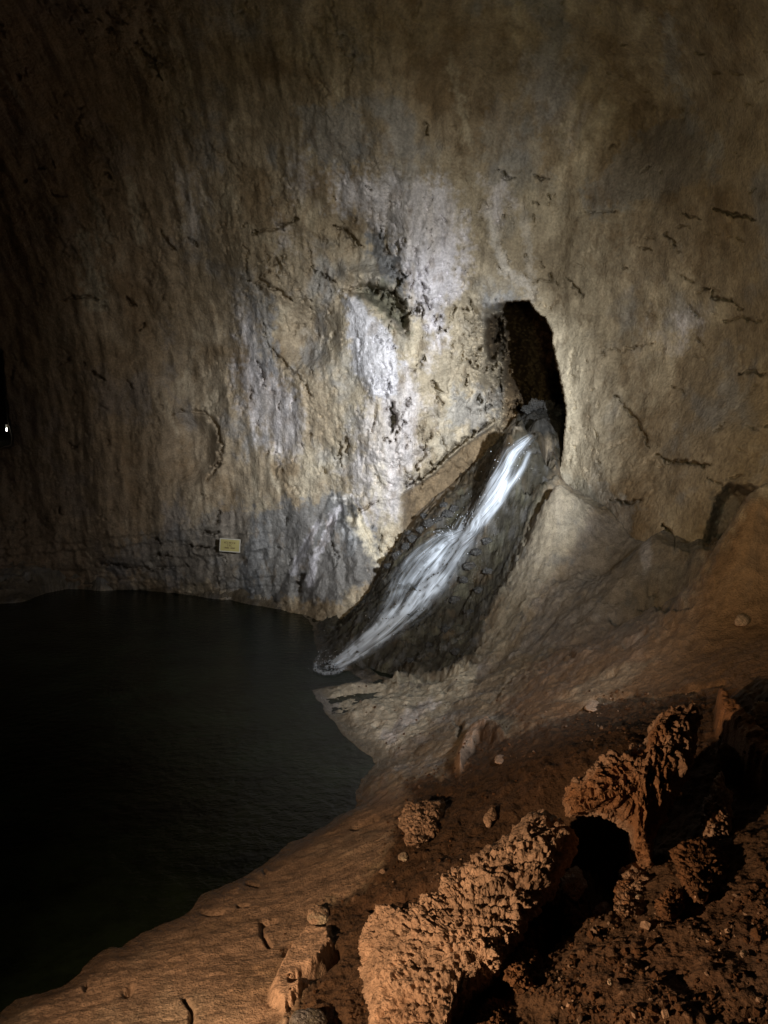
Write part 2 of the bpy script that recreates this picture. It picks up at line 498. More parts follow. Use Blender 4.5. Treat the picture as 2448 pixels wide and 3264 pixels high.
    gate = sm(-.15, .35, fbm(P0 * .42 + 71, 3) + .35 * np.exp(-((px - 420) / 110) ** 2 - ((py - 370) / 120) ** 2))
    D += -n - rough * (-0.15 * nr + 0.10 * nf + 0.13 * (0.5 - wl)) - 0.10 * nv - .20 * fbm((P0 + 1.2 * np.stack([bl0, 0 * bl0, 0 * bl0], 1)) * np.array([.8, .14, .14]) + 23, 3)
    D += gate * rough * (0.45 * sm(.74, .90, cre) + 0.18 * sm(.74, .90, cre2))
    # ---------------- colours of the deposits, some light and shade painted in
    st = .75 * fbm((P0 + 1.5 * np.stack([bl0, bl0, bl0], 1)) * np.array([1.1, .24, .24]) + 5, 5, 0.6) + .35 * bl0
    bl = fbm(P0 * .45 + 15, 5, 0.6)
    fi = fbm(P0 * np.array([4.0, 1.2, 1.2]) + 25, 3)
    c = np.tile(TAN, (len(px), 1))
    c = mixc(c, sm(-.02, .28, st), CREAM * np.array([1.05, 1.0, .96]))
    c = mixc(c, sm(.0, .35, -bl + .3 * st) * .8, BROWN)
    c = mixc(c, sm(.08, .35, bl - .5 * st) * .6, GREY * 1.4)
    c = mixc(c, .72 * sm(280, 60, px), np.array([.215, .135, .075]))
    stf = fbm(P0 * np.array([2.4, .5, .5]) + 8, 4, .6)
    w_ = 13 * wob2 + 15 * wob + 16 * stf + 6 * jag
    cream = poly_sd(px, py, [(350, 260), (420, 170), (520, 170), (620, 200), (620, 480), (560, 500), (480, 520), (380, 540), (330, 480)], 60) + 3 * w_
    c = mixc(c, .5 * sm(-40, 30, cream), CREAM * .80)
    lavs = [([(338, 172), (372, 178), (420, 176), (447, 186), (460, 215), (463, 248), (456, 285), (440, 306), (428, 322), (415, 318), (404, 296), (398, 268), (388, 240), (362, 222), (340, 200)], .9),
            ([(296, 168), (306, 150), (312, 175), (308, 200), (298, 205)], .5), ([(236, 300), (262, 320), (268, 360), (300, 420), (296, 460), (262, 440), (240, 380)], .6),
            ([(385, 385), (410, 360), (425, 400), (420, 470), (395, 520), (370, 520), (352, 480), (360, 420)], .6),
            ([(487, 180), (503, 182), (508, 205), (500, 224), (490, 215)], .7), ([(436, 325), (446, 322), (440, 348), (426, 366), (424, 350)], .9),
            ([(280, 228), (294, 226), (293, 250), (285, 256)], .6), ([(176, 170), (196, 175), (200, 230), (186, 236)], .35), ([(525, 60), (560, 50), (590, 120), (570, 150), (540, 120)], .3),
            ([(668, 318), (690, 314), (696, 322), (680, 332)], .8), ([(655, 330), (672, 338), (676, 350), (662, 350)], .4)]
    for pl, s in lavs:
        c = mixc(c, s * sm(-12, 13, poly_sd(px, py, pl, 40) + w_ * 1.25) * np.clip(.9 + .8 * stf, 0, 1.1), LAV)
    c = mixc(c, sm(-3, 4, poly_sd(px, py, [(341, 293), (353, 293), (368, 309), (388, 332), (402, 356), (398, 396), (374, 400), (356, 372), (346, 330)], 30) + w_ * .5), WHITE * np.array([.80, .81, .88]))
    strokes = (([(489, 212), (493, 235), (498, 255), (505, 268), (514, 278), (527, 284)], 5, .55, WHITE), ([(524, 206), (527, 230), (531, 255), (531, 296)], 5, .35, WHITE),
               ([(451, 60), (456, 80), (460, 110), (470, 140)], 5, .4, CREAM * 1.2), ([(669, 20), (672, 70), (684, 92), (688, 130)], 8, .45, GREY * 1.7),
               ([(0, 70), (22, 105)], 2.5, .5, CREAM), ([(82, 235), (92, 275), (98, 300)], 9, .5, CREAM), ([(130, 180), (140, 240)], 5, .4, CREAM), ([(86, 180), (110, 240)], 4, .3, CREAM),
               ([(357, 520), (372, 545), (378, 560)], 7, .8, CREAM * 1.3), ([(375, 470), (382, 500), (384, 540)], 7, .5, CREAM * 1.2))
    fanm = sm(0, .35, fan) * sm(300, 320, px + (py - 500) * .3)
    greyfan = poly_sd(px, py, [(317, 502), (336, 496), (352, 500), (364, 520), (378, 540), (390, 560), (400, 575), (330, 600), (290, 600), (255, 600), (240, 560), (255, 505), (290, 500)], 30) + w_
    c = mixc(c, .8 * sm(-6, 6, greyfan), GREY * .85)
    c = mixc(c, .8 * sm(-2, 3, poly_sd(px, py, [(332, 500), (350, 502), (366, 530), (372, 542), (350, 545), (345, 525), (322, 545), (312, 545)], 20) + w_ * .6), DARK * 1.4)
    for pl, w, s, k in strokes + (([(334, 512), (328, 530), (317, 556), (310, 584)], 2.6, .75, LAV * .9), ([(318, 524), (306, 547), (294, 572)], 3.0, .7, LAV * .8), ([(345, 530), (352, 540), (350, 552)], 5, .6, GREY * 2), ([(340, 508), (334, 520), (325, 540), (314, 560), (309, 585)], 3.2, .9, LAV * .95), ([(318, 522), (306, 545), (292, 572)], 3.0, .8, LAV * .85),
                                  ([(352, 495), (362, 510), (368, 525)], 1.6, .6, LAV), ([(332, 498), (349, 499)], 4, .7, WHITE)):
        d, tt = line_dist(px, py, pl, w * 4 + 8)
        c = mixc(c, s * sm(w * 1.6, w * .2, d + (wob2 + stf) * w * 1.6 + 2 * jag), k)
    for pl, s, k in (([(370, 236), (385, 238), (400, 262), (408, 298), (396, 292), (382, 268), (366, 255)], .9, GREY * .7), ([(350, 285), (392, 288), (408, 305), (412, 330), (400, 332), (384, 314), (366, 300)], .8, MOSS),
                     ([(255, 296), (272, 300), (276, 350), (268, 380), (256, 350)], .6, GREY), ([(300, 108), (350, 105), (372, 150), (350, 168), (310, 160)], .5, GREY * 1.3), ([(480, 292), (500, 290), (530, 296), (510, 306), (486, 312)], .7, GREY * 1.5),
                     ([(452, 400), (480, 385), (500, 390), (505, 410), (480, 425), (455, 430), (448, 415)], .55, GREY * 1.5), ([(560, 470), (580, 478), (640, 500), (640, 540), (560, 540)], .5, GREY * 1.2),
                     ([(640, 130), (700, 120), (720, 180), (660, 190), (590, 220), (580, 190)], .45, GREY), ([(500, 90), (560, 180), (480, 160)], .25, GREY * 1.5), ([(240, 500), (200, 520), (120, 545), (100, 575), (260, 590), (270, 520)], .5, GREY * .8),
                     ([(700, 580), (703, 545), (712, 505), (728, 484), (762, 488), (740, 530)], .6, DARK)):  # last patch paints shade into the gully recess
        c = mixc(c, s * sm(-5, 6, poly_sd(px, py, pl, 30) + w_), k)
    lit_rim = np.exp(-(np.clip(px - ex - 14, 0, 90) / 22) ** 2) * sm(0, 3, px - ex) * sm(300, 330, py + 6 * wob) * sm(520, 480, py)
    c = mixc(c, .8 * lit_rim * np.clip(.8 + 1.2 * stf, 0, 1.2), CREAM * 1.25)  # cream calcite, painted paler for the lit edge of the mouth
    bandm = below * sm(395, 410, px) * sm(560, 530, px) * (1 - inside)
    c = mixc(c, .85 * bandm, BROWN * .85)
    c = mixc(c, .8 * inside * sm(500, 510, px), BROWN * 1.7)
    c = mixc(c, .9 * sm(-3, 4, poly_sd(px, py, [(486, 318), (503, 312), (505, 345), (498, 358), (490, 366), (484, 345)], 20) + 3 * wob2), BROWN * .6)  # darker brown paints shade into the alcove for depth
    stn = sm(.12, .34, fbm(P0 * np.array([2.6, 1.5, 1.3]) + 33, 4, .65))
    c = mixc(c, .4 * stn, BROWN * .8)
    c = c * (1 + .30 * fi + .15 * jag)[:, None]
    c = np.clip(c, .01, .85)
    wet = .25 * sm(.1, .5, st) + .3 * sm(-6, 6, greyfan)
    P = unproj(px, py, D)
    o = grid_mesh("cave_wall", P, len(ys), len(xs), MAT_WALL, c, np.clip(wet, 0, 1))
    tag(o, "towering limestone cave wall with white calcite streaks and a tunnel mouth", "cave wall", kind="structure")
    return xs, ys, D


WX, WY, WD = build_wall()
WDg = WD.reshape(len(WY), len(WX))


def wall_depth(px, py):
    i = int(np.argmin(np.abs(WX - px))); j = int(np.argmin(np.abs(WY - py)))
    return WDg[j, i]


# ------------------------------------------------------------------ ground: banks, slopes, bed of the falls, pool floor
SHORE = [(-420, 1400), (-200, 1110), (-60, 1040), (0, 1014), (18, 1000), (46, 992), (61, 987), (81, 970), (102, 950), (112, 946), (122, 948), (133, 940), (143, 933), (160, 926), (174, 920), (192, 911),
         (204, 896), (222, 886), (243, 877), (252, 870), (278, 854), (292, 843), (308, 835), (324, 826), (340, 814), (356, 808), (354, 796), (361, 780), (368, 773), (373, 765), (369, 757), (358, 748),
         (347, 740), (340, 731), (333, 722), (325, 712), (317, 699), (313, 690), (326, 686), (345, 684), (362, 680), (352, 672), (338, 670), (325, 667), (315, 664), (318, 655), (314, 640), (313, 626),
         (306, 618), (301, 612), (284, 610), (266, 607), (248, 604), (231, 600), (214, 599), (197, 596), (165, 591), (130, 589), (100, 591), (83, 589), (67, 589), (46, 593), (23, 602), (0, 604), (-60, 607), (-200, 610), (-420, 614)]
SH = np.array([on_z(x, y, 0.0)[:2] for x, y in SHORE])
LANDZ = [  # px, py, z
    (768, 1024, 2.2), (600, 1024, 2.0), (470, 1024, 1.55), (384, 1024, 1.1), (200, 1024, .55), (90, 1010, .28), (300, 950, .5), (384, 890, .75), (300, 880, .25), (450, 860, 1.05), (560, 900, 1.5), (620, 870, 1.45), (600, 840, 1.3),
    (700, 900, 2.15), (768, 850, 2.3), (600, 780, 1.75), (500, 780, 1.25), (430, 790, .65), (520, 730, 1.25), (680, 700, 2.0), (768, 720, 2.25), (768, 650, 2.6), (600, 710, 1.7), (680, 640, 2.35), (768, 580, 3.2),
    (350, 715, .12), (400, 690, .22), (400, 740, .25), (450, 690, .45), (440, 730, .5), (500, 690, .9), (478, 668, .55), (560, 660, 1.55),
    (420, 655, .35), (400, 672, .08), (360, 655, .2), (380, 620, .85), (340, 630, .25), (330, 612, .12), (372, 582, 1.1), (420, 575, 1.75), (455, 535, 2.75), (480, 503, 3.6), (500, 470, 4.45), (530, 434, 5.42), (545, 420, 5.8),
    (400, 560, 2.0), (440, 508, 3.4), (480, 458, 4.75), (512, 428, 5.55),
    (520, 600, 1.75), (500, 560, 2.35), (540, 520, 3.35), (480, 630, 1.0), (557, 485, 4.2), (600, 520, 3.35), (650, 545, 3.1), (700, 560, 3.0), (600, 580, 2.2), (640, 590, 2.35), (560, 600, 1.9),
]
LP, LV = [], []
for px, py, z in LANDZ:
    w = on_z(px, py, z)
    LP.append(w[:2]); LV.append(z)
for px, py, D in ((768, 489, 11.0), (750, 497, 11.0), (732, 527, 11.2), (716, 545, 11.4), (702, 573, 11.8), (685, 592, 12.2), (663, 604, 12.8)):   # crest of the near slope
    w = unproj(px, py, D)
    LP.append(w[:2]); LV.append(w[2])
    w2 = unproj(px, py, D + 1.5)
    LP.append(w2[:2]); LV.append(w2[2] - 0.75)
for px, py, D, z in ((575, 492, 19.8, None), (590, 470, 21.5, 3.2), (575, 450, 22, 4.3), (620, 470, 20, 3.0), (561, 466, 20.4, None), (560, 446, 21.2, None), (562, 425, 22.5, None), (557, 411, 24.0, None), (540, 410, 23.5, None), (524, 412, 23.0, None), (640, 500, 18.2, 3.0), (700, 520, 16.5, 3.0)):
    w = unproj(px, py, D)
    LP.append(w[:2]); LV.append(w[2] if z is None else z)
for x, y, z in ((4.5, 26, 6.1), (6, 30, 6.3), (5, 34, 6.4), (0, 25, 4.5), (9, 22, 6), (12, 16, 5.5), (10, 10, 4.6), (8, 6, 3.5), (5, 2, 2.4), (0, 1, 1.8), (-2, 2.5, .9), (-6, 2, .3), (-8, 28, 1.5), (-16, 30, 2.6), (-24, 28, 3.5), (-4, 27, 2)):
    LP.append(np.array([x, y])); LV.append(z)
LP = np.array(LP); LV = np.array(LV)
land_f = tps_fit(LP / 5.0, LV, 0.002)


def build_ground():
    az = np.concatenate([np.radians(np.arange(-70, -28, .35)), np.radians(np.arange(-28, 28, 0.062)), np.radians(np.arange(28, 75, .35))])
    r = np.exp(np.linspace(math.log(1.6), math.log(38), 1150))
    R, A = np.meshgrid(r, az, indexing='ij')
    R, A = R.ravel(), A.ravel()
    x, y = R * np.sin(A), R * np.cos(A)
    p3 = np.stack([x, y, 0 * x], 1)
    zl = land_f(np.stack([x, y], 1) / 5.0)
    zl = np.clip(zl, 0.05, 7.0)
    edge_n = fbm(p3 * 2.2, 4)
    z0 = zl.copy()
    bx, by, bD = proj(np.stack([x, y, zl], 1))
    base_y = np.interp(bx, [556, 560, 566, 575, 600, 640, 690, 716, 768, 900], [400, 474, 484, 493, 506, 538, 562, 556, 560, 560])
    lim = H + bD * ray(bx, base_y)[:, 2] - .02
    m = (bx > np.interp(by, EDGE[:, 0], EDGE[:, 1]) + 1.0) & (bD > 13.8) & (bD < 23)
    zl = np.where(m, np.minimum(zl, np.maximum(lim, .3)), zl)
    # the slope sweeps up to the foot of the wall
    bx, by, bD = proj(np.stack([x, y, zl], 1))
    ii = np.clip(np.searchsorted(WX, bx), 0, len(WX) - 1); jj = np.clip(np.searchsorted(WY, by), 0, len(WY) - 1)
    gap = WDg[jj, ii] - bD
    zl = zl + .38 * np.exp(-np.abs(gap) / 1.4) * sm(562, 610, bx) * sm(820, 700, bx) * sm(13.0, 14.5, bD) * sm(400, 440, by) * (gap > -1.5)
    sd = poly_sd(x, y, SH, 6.0) + 0.10 * edge_n          # positive in the water
    land = -sd
    z = np.where(land > 0, zl * (1 - np.exp(-np.maximum(land, 0) / 0.22)) + 0.02 * np.minimum(land, 1), -1.6 * (1 - np.exp(-np.maximum(sd, 0) / 0.9)))
    P0 = np.stack([x, y, z], 1)
    px, py, D = proj(P0)
    wob = fbm(np.stack([px * .05, py * .05, 0 * px], 1), 4)
    wob2 = fbm(np.stack([px * .16, py * .16, 0 * px + 5], 1), 3)
    w_ = 10 * wob2 + 10 * wob
    lm = sm(0.0, .35, land)
    # zones ---------------------------------------------------------
    slab = poly_sd(px, py, [(-60, 1060), (0, 1010), (100, 945), (204, 893), (300, 835), (360, 800), (380, 778), (402, 792), (398, 822), (376, 862), (352, 890), (318, 905), (330, 950), (300, 990), (275, 1060), (100, 1100)], 60)
    clay = poly_sd(px, py, [(378, 870), (390, 845), (388, 812), (412, 800), (404, 782), (436, 778), (462, 756), (478, 728), (520, 735), (600, 700), (768, 690), (900, 680), (900, 1300), (250, 1300), (275, 1040), (330, 950), (318, 905), (352, 890)], 60)
    hill = poly_sd(px, py, [(560, 640), (640, 612), (685, 592), (716, 545), (750, 497), (900, 470), (900, 700), (600, 710), (520, 735), (500, 700)], 60)
    chan = poly_sd(px, py, [(512, 425), (518, 398), (545, 380), (590, 375), (572, 440), (556, 470), (545, 440), (530, 430), (500, 432), (440, 505), (395, 545), (330, 600), (313, 625), (315, 665), (400, 680), (470, 668), (480, 640), (505, 590), (530, 530), (556, 480), (550, 440)], 40)
    tong = poly_sd(px, py, [(312, 690), (340, 688), (420, 676), (476, 668), (470, 690), (440, 716), (400, 745), (373, 766), (340, 732)], 40)
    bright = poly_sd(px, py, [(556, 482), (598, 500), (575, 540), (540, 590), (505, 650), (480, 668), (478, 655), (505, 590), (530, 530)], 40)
    # relief --------------------------------------------------------
    z0_ = z.copy()
    calm = 1 - .85 * np.exp(-np.abs(gap) / 1.0) * sm(556, 566, bx) * (bD > 13)
    n1 = fbm(p3 * .9 + 2, 4)
    n2 = fbm(P0 * 3.2 + 7, 5, 0.6)
    n3 = fbm(P0 * 9 + 11, 4, 0.62)
    rid = fbm(P0 * 2.0 + 19, 5, 0.6, ridged=True)
    wo = worley(P0 * 5.5 + .5 * np.stack([n2, n3, n2], 1))
    wo2 = worley(P0 * 15 + .5 * np.stack([n3, n2, n3], 1))
    clm = sm(-9, 9, clay + w_)
    chm = sm(-6, 6, chan + w_)
    slm = sm(-9, 9, slab + w_ * 1.5)
    far = sm(9, 15, D)
    amp = 0.05 + 0.04 * far
    z = z + lm * (0.14 * n1 * (0.5 + far) + amp * n2 * (1 - .6 * slm) + 0.02 * n3 * (1 - .4 * slm))
    z = z + lm * clm * (0.045 * rid + 0.05 * (0.45 - wo) + 0.022 * (0.4 - wo2))
    jum = sm(-3, 5, poly_sd(px, py, [(512, 398), (540, 385), (580, 380), (570, 440), (540, 436), (524, 430)], 20))
    z = z + lm * chm * sm(.0, 1.2, land) * (0.16 * rid + 0.13 * (0.5 - worley(P0 * 1.1 + n2[:, None] * .9)) + .05 * n3)
    z = z + jum * (.42 * (.45 - worley(P0 * np.array([2.2, 1.0, 1]) + 5)) - .12 * rid - .05)
    z = z + lm * far * (1 - chm) * (.022 * (.45 - wo) - .04 * rid - .16 * sm(.22, .1, worley(P0 * 1.3 + 3 + n2[:, None] * .2)))
    z = z + lm * slm * 0.05 * fbm(p3 * np.array([1.2, 2.6, 1]) + 3, 4)
    z = z0_ + (z - z0_) * calm
    # low hollows, cracks and ledges on the banks, placed where the photo has them
    for pl, w, dep in (([(250, 871), (262, 868), (265, 874)], 1.6, .06), ([(246, 883), (258, 885)], 1.4, .06), ([(200, 912), (212, 916), (222, 913)], 2, .06), ([(238, 908), (248, 907)], 1.4, .05),
                       ([(270, 946), (262, 936), (262, 925), (275, 920)], 2.2, .06), ([(125, 992), (132, 986)], 2.5, .07), ([(85, 988), (88, 984)], 2, .05), ([(184, 1000), (192, 1010), (191, 1024)], 2, .08),
                       ([(292, 990), (310, 978), (330, 965), (340, 950)], 3.0, .16), ([(285, 955), (292, 945)], 2.5, .06), ([(556, 717), (580, 708), (592, 700), (612, 697), (635, 692)], 2.6, .14),
                       ([(650, 700), (680, 692), (720, 684), (724, 682)], 2.2, .12), ([(600, 726), (622, 722)], 2, .1), ([(372, 906), (390, 903), (402, 900), (425, 890)], 3.0, .16), ([(355, 828), (368, 822), (377, 818)], 2.2, .09),
                       ([(366, 660), (380, 672), (400, 674), (440, 676)], 3, .1), ([(545, 446), (547, 454), (550, 463)], 3, .5), ([(525, 486), (529, 490)], 4, .5), ([(490, 700), (520, 668), (540, 660)], 2, .08), ([(540, 672), (560, 660), (572, 655)], 3, .15),
                       ([(625, 645), (640, 634), (646, 630)], 2.2, .14), ([(640, 600), (665, 606), (690, 600)], 3, .2), ([(455, 720), (462, 722), (458, 735)], 2, .1), ([(535, 915), (550, 912), (560, 905)], 3, .12), ([(670, 900), (685, 912), (700, 915)], 3.5, .16),
                       ([(480, 1005), (500, 985), (530, 960), (556, 925)], 8, .22), ([(572, 850), (600, 845), (620, 860), (600, 890)], 16, .42)):
        d, tt = line_dist(px, py, pl, w * 3 + 4)
        m = d < w * 3 + 4
        z[m] -= dep * np.exp(-(d[m] / (w * (1 + .5 * wob2[m]))) ** 2) * lm[m]
    for pl, dep in (([(455, 765), (462, 740), (474, 728), (486, 722), (500, 730), (506, 735), (498, 742), (478, 742), (466, 760), (460, 780)], .16), ([(268, 1000), (285, 960), (305, 930), (330, 930), (332, 950), (315, 975), (300, 1000), (285, 1015)], .10),
                    ([(715, 712), (725, 716), (745, 740), (775, 775), (775, 800), (745, 790), (725, 750), (716, 735)], .32), ([(250, 870), (262, 866), (275, 873), (262, 880)], .03)):
        z += lm * dep * sm(-2, 5, poly_sd(px, py, pl, 20) + 2.2 * wob2)
    fs, ft = -.81 * x - .59 * y, .59 * x - .81 * y       # along and across the run of the water
    flow = fbm(np.stack([ft * 2.4, fs * .45, 0 * x], 1) + .3 * n2[:, None], 4, .6)
    z = z + lm * sm(13, 16, D) * (.10 * flow * (1 + chm))
    # colours --------------------------------------------------------
    st = fbm(np.stack([x * .8 + y * .5, y * .25 - x * .5, z * .5], 1) + 5, 5, .6)
    bl = fbm(P0 * 1.1 + 15, 5, .6)
    c = np.tile(TAN * np.array([1.0, 1.0, 1.0]), (len(x), 1))
    c = mixc(c, sm(0, .5, bl) * .6, GREY * 1.4)
    c = mixc(c, sm(0, .5, -bl) * .5, BROWN * 1.2)
    c = mixc(c, sm(.05, .45, st) * .35, LAV * .8)
    c = mixc(c, .9 * sm(-12, 12, hill + 1.6 * w_), np.array([.20, .118, .062]))
    c = mixc(c, .5 * sm(-8, 8, hill + w_) * sm(.1, .4, bl), PINK * .7)
    c = mixc(c, .93 * clm, CLAY * .24)
    c = mixc(c, .45 * clm * sm(.05, .45, bl), CLAY * .5)
    c = mixc(c, .35 * clm * sm(.3, .1, wo2) * sm(0, .4, n2), PINK)
    c = mixc(c, .92 * slm, PINK * .72)
    c = mixc(c, .45 * slm * sm(0, .45, st), CREAM * .75)
    c = mixc(c, .35 * slm * sm(.05, .5, -bl), BROWN * 1.5)
    c = mixc(c, .9 * chm, MOSS * .28)
    c = mixc(c, .6 * chm * sm(.05, .3, bl), BROWN * .7)
    c = mixc(c, .5 * chm * sm(.1, .35, -bl), GREY * .8)
    c = mixc(c, .6 * sm(-4, 8, poly_sd(px, py, [(512, 430), (500, 440), (450, 500), (400, 545), (360, 580), (372, 590), (420, 545), (470, 490), (515, 450)], 20) + w_), BROWN * .9)
    c = mixc(c, .5 * chm * sm(.15, .35, fbm(P0 * 1.6 + 88, 3)), MOSS * 1.2)
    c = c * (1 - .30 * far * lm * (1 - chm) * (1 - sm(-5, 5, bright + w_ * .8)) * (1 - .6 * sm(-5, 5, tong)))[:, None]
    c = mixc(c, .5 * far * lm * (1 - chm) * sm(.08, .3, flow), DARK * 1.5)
    c = c * (1 - .42 * chm)[:, None] * (1 + sm(13, 16, D) * .9 * flow)[:, None]
    c = mixc(c, .85 * jum, DARK * .5)
    c = mixc(c, .65 * sm(-8, 14, poly_sd(px, py, [(572, 496), (640, 530), (700, 560), (650, 640), (560, 650), (520, 640), (560, 570)], 30) + w_ * 1.5), (GREY + BROWN) * .42)  # shade painted onto the slope that faces the lamps
    c = mixc(c, .9 * sm(-5, 5, tong + w_ * .5), CREAM * 1.1)
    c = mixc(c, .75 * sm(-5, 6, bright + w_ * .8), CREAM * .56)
    for pl, s, k in (([(268, 1000), (285, 960), (305, 930), (330, 930), (332, 950), (315, 975), (300, 1000), (285, 1015)], .9, PINK * 1.25), ([(455, 765), (460, 745), (474, 728), (486, 720), (500, 724), (478, 738), (466, 760), (460, 780)], .9, PINK),
                     ([(380, 735), (400, 715), (430, 695), (440, 700), (410, 725), (390, 748)], .5, LAV * .9), ([(555, 700), (600, 670), (660, 660), (620, 690), (580, 702)], .5, TAN), ([(655, 560), (680, 560), (690, 600), (660, 600)], .3, GREY),
                     ([(340, 700), (312, 690), (318, 705), (332, 712)], .5, LAV * .8), ([(640, 545), (648, 530), (652, 560), (645, 570)], .5, LAV * .7), ([(715, 712), (725, 716), (745, 740), (775, 775), (775, 800), (745, 790), (725, 750), (716, 735)], .8, CLAY * 1.3)):
        c = mixc(c, s * sm(-3, 3, poly_sd(px, py, pl, 20) + w_ * .4), k)
    # fine dark holes in the flowstone
    c = mixc(c, .6 * slm * sm(.22, .12, worley(P0 * 3.3 + 4)) * sm(0, .3, n2), BROWN * .8)
    damp = sm(.45, .10, land + .12 * edge_n + .1 * n1)
    c = c * (1 - .55 * damp * (1 - sm(0, .05, sd)))[:, None]
    c = mixc(c, sm(0.0, .6, sd), np.array([.03, .04, .025]))
    c = mixc(c, far * lm * .6 * sm(.1, .4, fbm(P0 * 2.5 + 44, 4, .65)), DARK * 1.3)
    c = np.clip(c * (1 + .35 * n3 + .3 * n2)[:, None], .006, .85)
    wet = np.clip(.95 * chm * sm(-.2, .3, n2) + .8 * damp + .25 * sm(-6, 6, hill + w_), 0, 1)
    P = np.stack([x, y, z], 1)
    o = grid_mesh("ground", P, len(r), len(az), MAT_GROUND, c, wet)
    tag(o, "sloping cave floor of clay and flowstone going down to the pool", "ground", kind="structure")
    return az, r, z.reshape(len(r), len(az))


AZ, RR, ZG = build_ground()
LR = np.log(RR)
dlr = LR[1] - LR[0]


def hit(px, py):
    """where the line of sight meets the ground"""
    px = np.atleast_1d(np.asarray(px, float)); py = np.atleast_1d(np.asarray(py, float))
    d = ray(px, py)
    hn = np.hypot(d[:, 0], d[:, 1])
    a = np.arctan2(d[:, 0], d[:, 1])
    s = d[:, 2] / hn
    ia = np.clip(np.searchsorted(AZ, a) - 1, 0, len(AZ) - 2)
    fa = (a - AZ[ia]) / (AZ[ia + 1] - AZ[ia])
    zc = ZG[:, ia] * (1 - fa) + ZG[:, ia + 1] * fa            # (nr, n)
    zr = H + RR[:, None] * s[None]
    under = zr <= zc
    k = np.where(under.any(0), under.argmax(0), len(RR) - 1)
    k = np.maximum(k, 1)
    n = np.arange(len(px))
    g0 = zr[k - 1, n] - zc[k - 1, n]; g1 = zr[k, n] - zc[k, n]
    t = np.clip(g0 / np.maximum(g0 - g1, 1e-6), 0, 1)
    R = RR[k - 1] * (1 - t) + RR[k] * t
    D = R / hn
    return D


def hitP(px, py):
    D = hit(px, py)
    return unproj(np.atleast_1d(px), np.atleast_1d(py), D)


# ------------------------------------------------------------------ pool water
def build_water():
    m, nt, b = new_mat("dark_pool_water")
    N, L = nt.nodes, nt.links
    b.inputs["Base Color"].default_value = (0.006, 0.009, 0.005, 1)
    b.inputs["Roughness"].default_value = 0.09
    b.inputs["IOR"].default_value = 1.33
    b.inputs["Specular IOR Level"].default_value = 0.10
    tc = N.new("ShaderNodeTexCoord")
    n1 = N.new("ShaderNodeTexNoise"); n1.inputs["Scale"].default_value = 5.0; n1.inputs["Detail"].default_value = 5; n1.inputs["Roughness"].default_value = .6
    L.new(tc.outputs["Object"], n1.inputs["Vector"])
    bp = N.new("ShaderNodeBump"); bp.inputs["Strength"].default_value = .8; bp.inputs["Distance"].default_value = 0.03
    L.new(n1.outputs["Fac"], bp.inputs["Height"]); L.new(bp.outputs[0], b.inputs["Normal"])
    n2 = N.new("ShaderNodeTexNoise"); n2.inputs["Scale"].default_value = .8; n2.inputs["Detail"].default_value = 8; n2.inputs["Roughness"].default_value = .7
    L.new(tc.outputs["Object"], n2.inputs["Vector"])
    cr = N.new("ShaderNodeValToRGB")
    cr.color_ramp.elements[0].position = .35; cr.color_ramp.elements[0].color = (.002, .004, .002, 1)
    cr.color_ramp.elements[1].position = .7; cr.color_ramp.elements[1].color = (.016, .027, .014, 1)
    L.new(n2.outputs["Fac"], cr.inputs[0]); L.new(cr.outputs[0], b.inputs["Base Color"])
    P = np.array([(-30, -4, 0), (12, -4, 0), (12, 32, 0), (-30, 32, 0)], float)
    o = raw_mesh("water", P, np.array([[0, 1, 2, 3]]), m)
    tag(o, "still dark green pool on the cave floor", "water", kind="structure")


build_water()


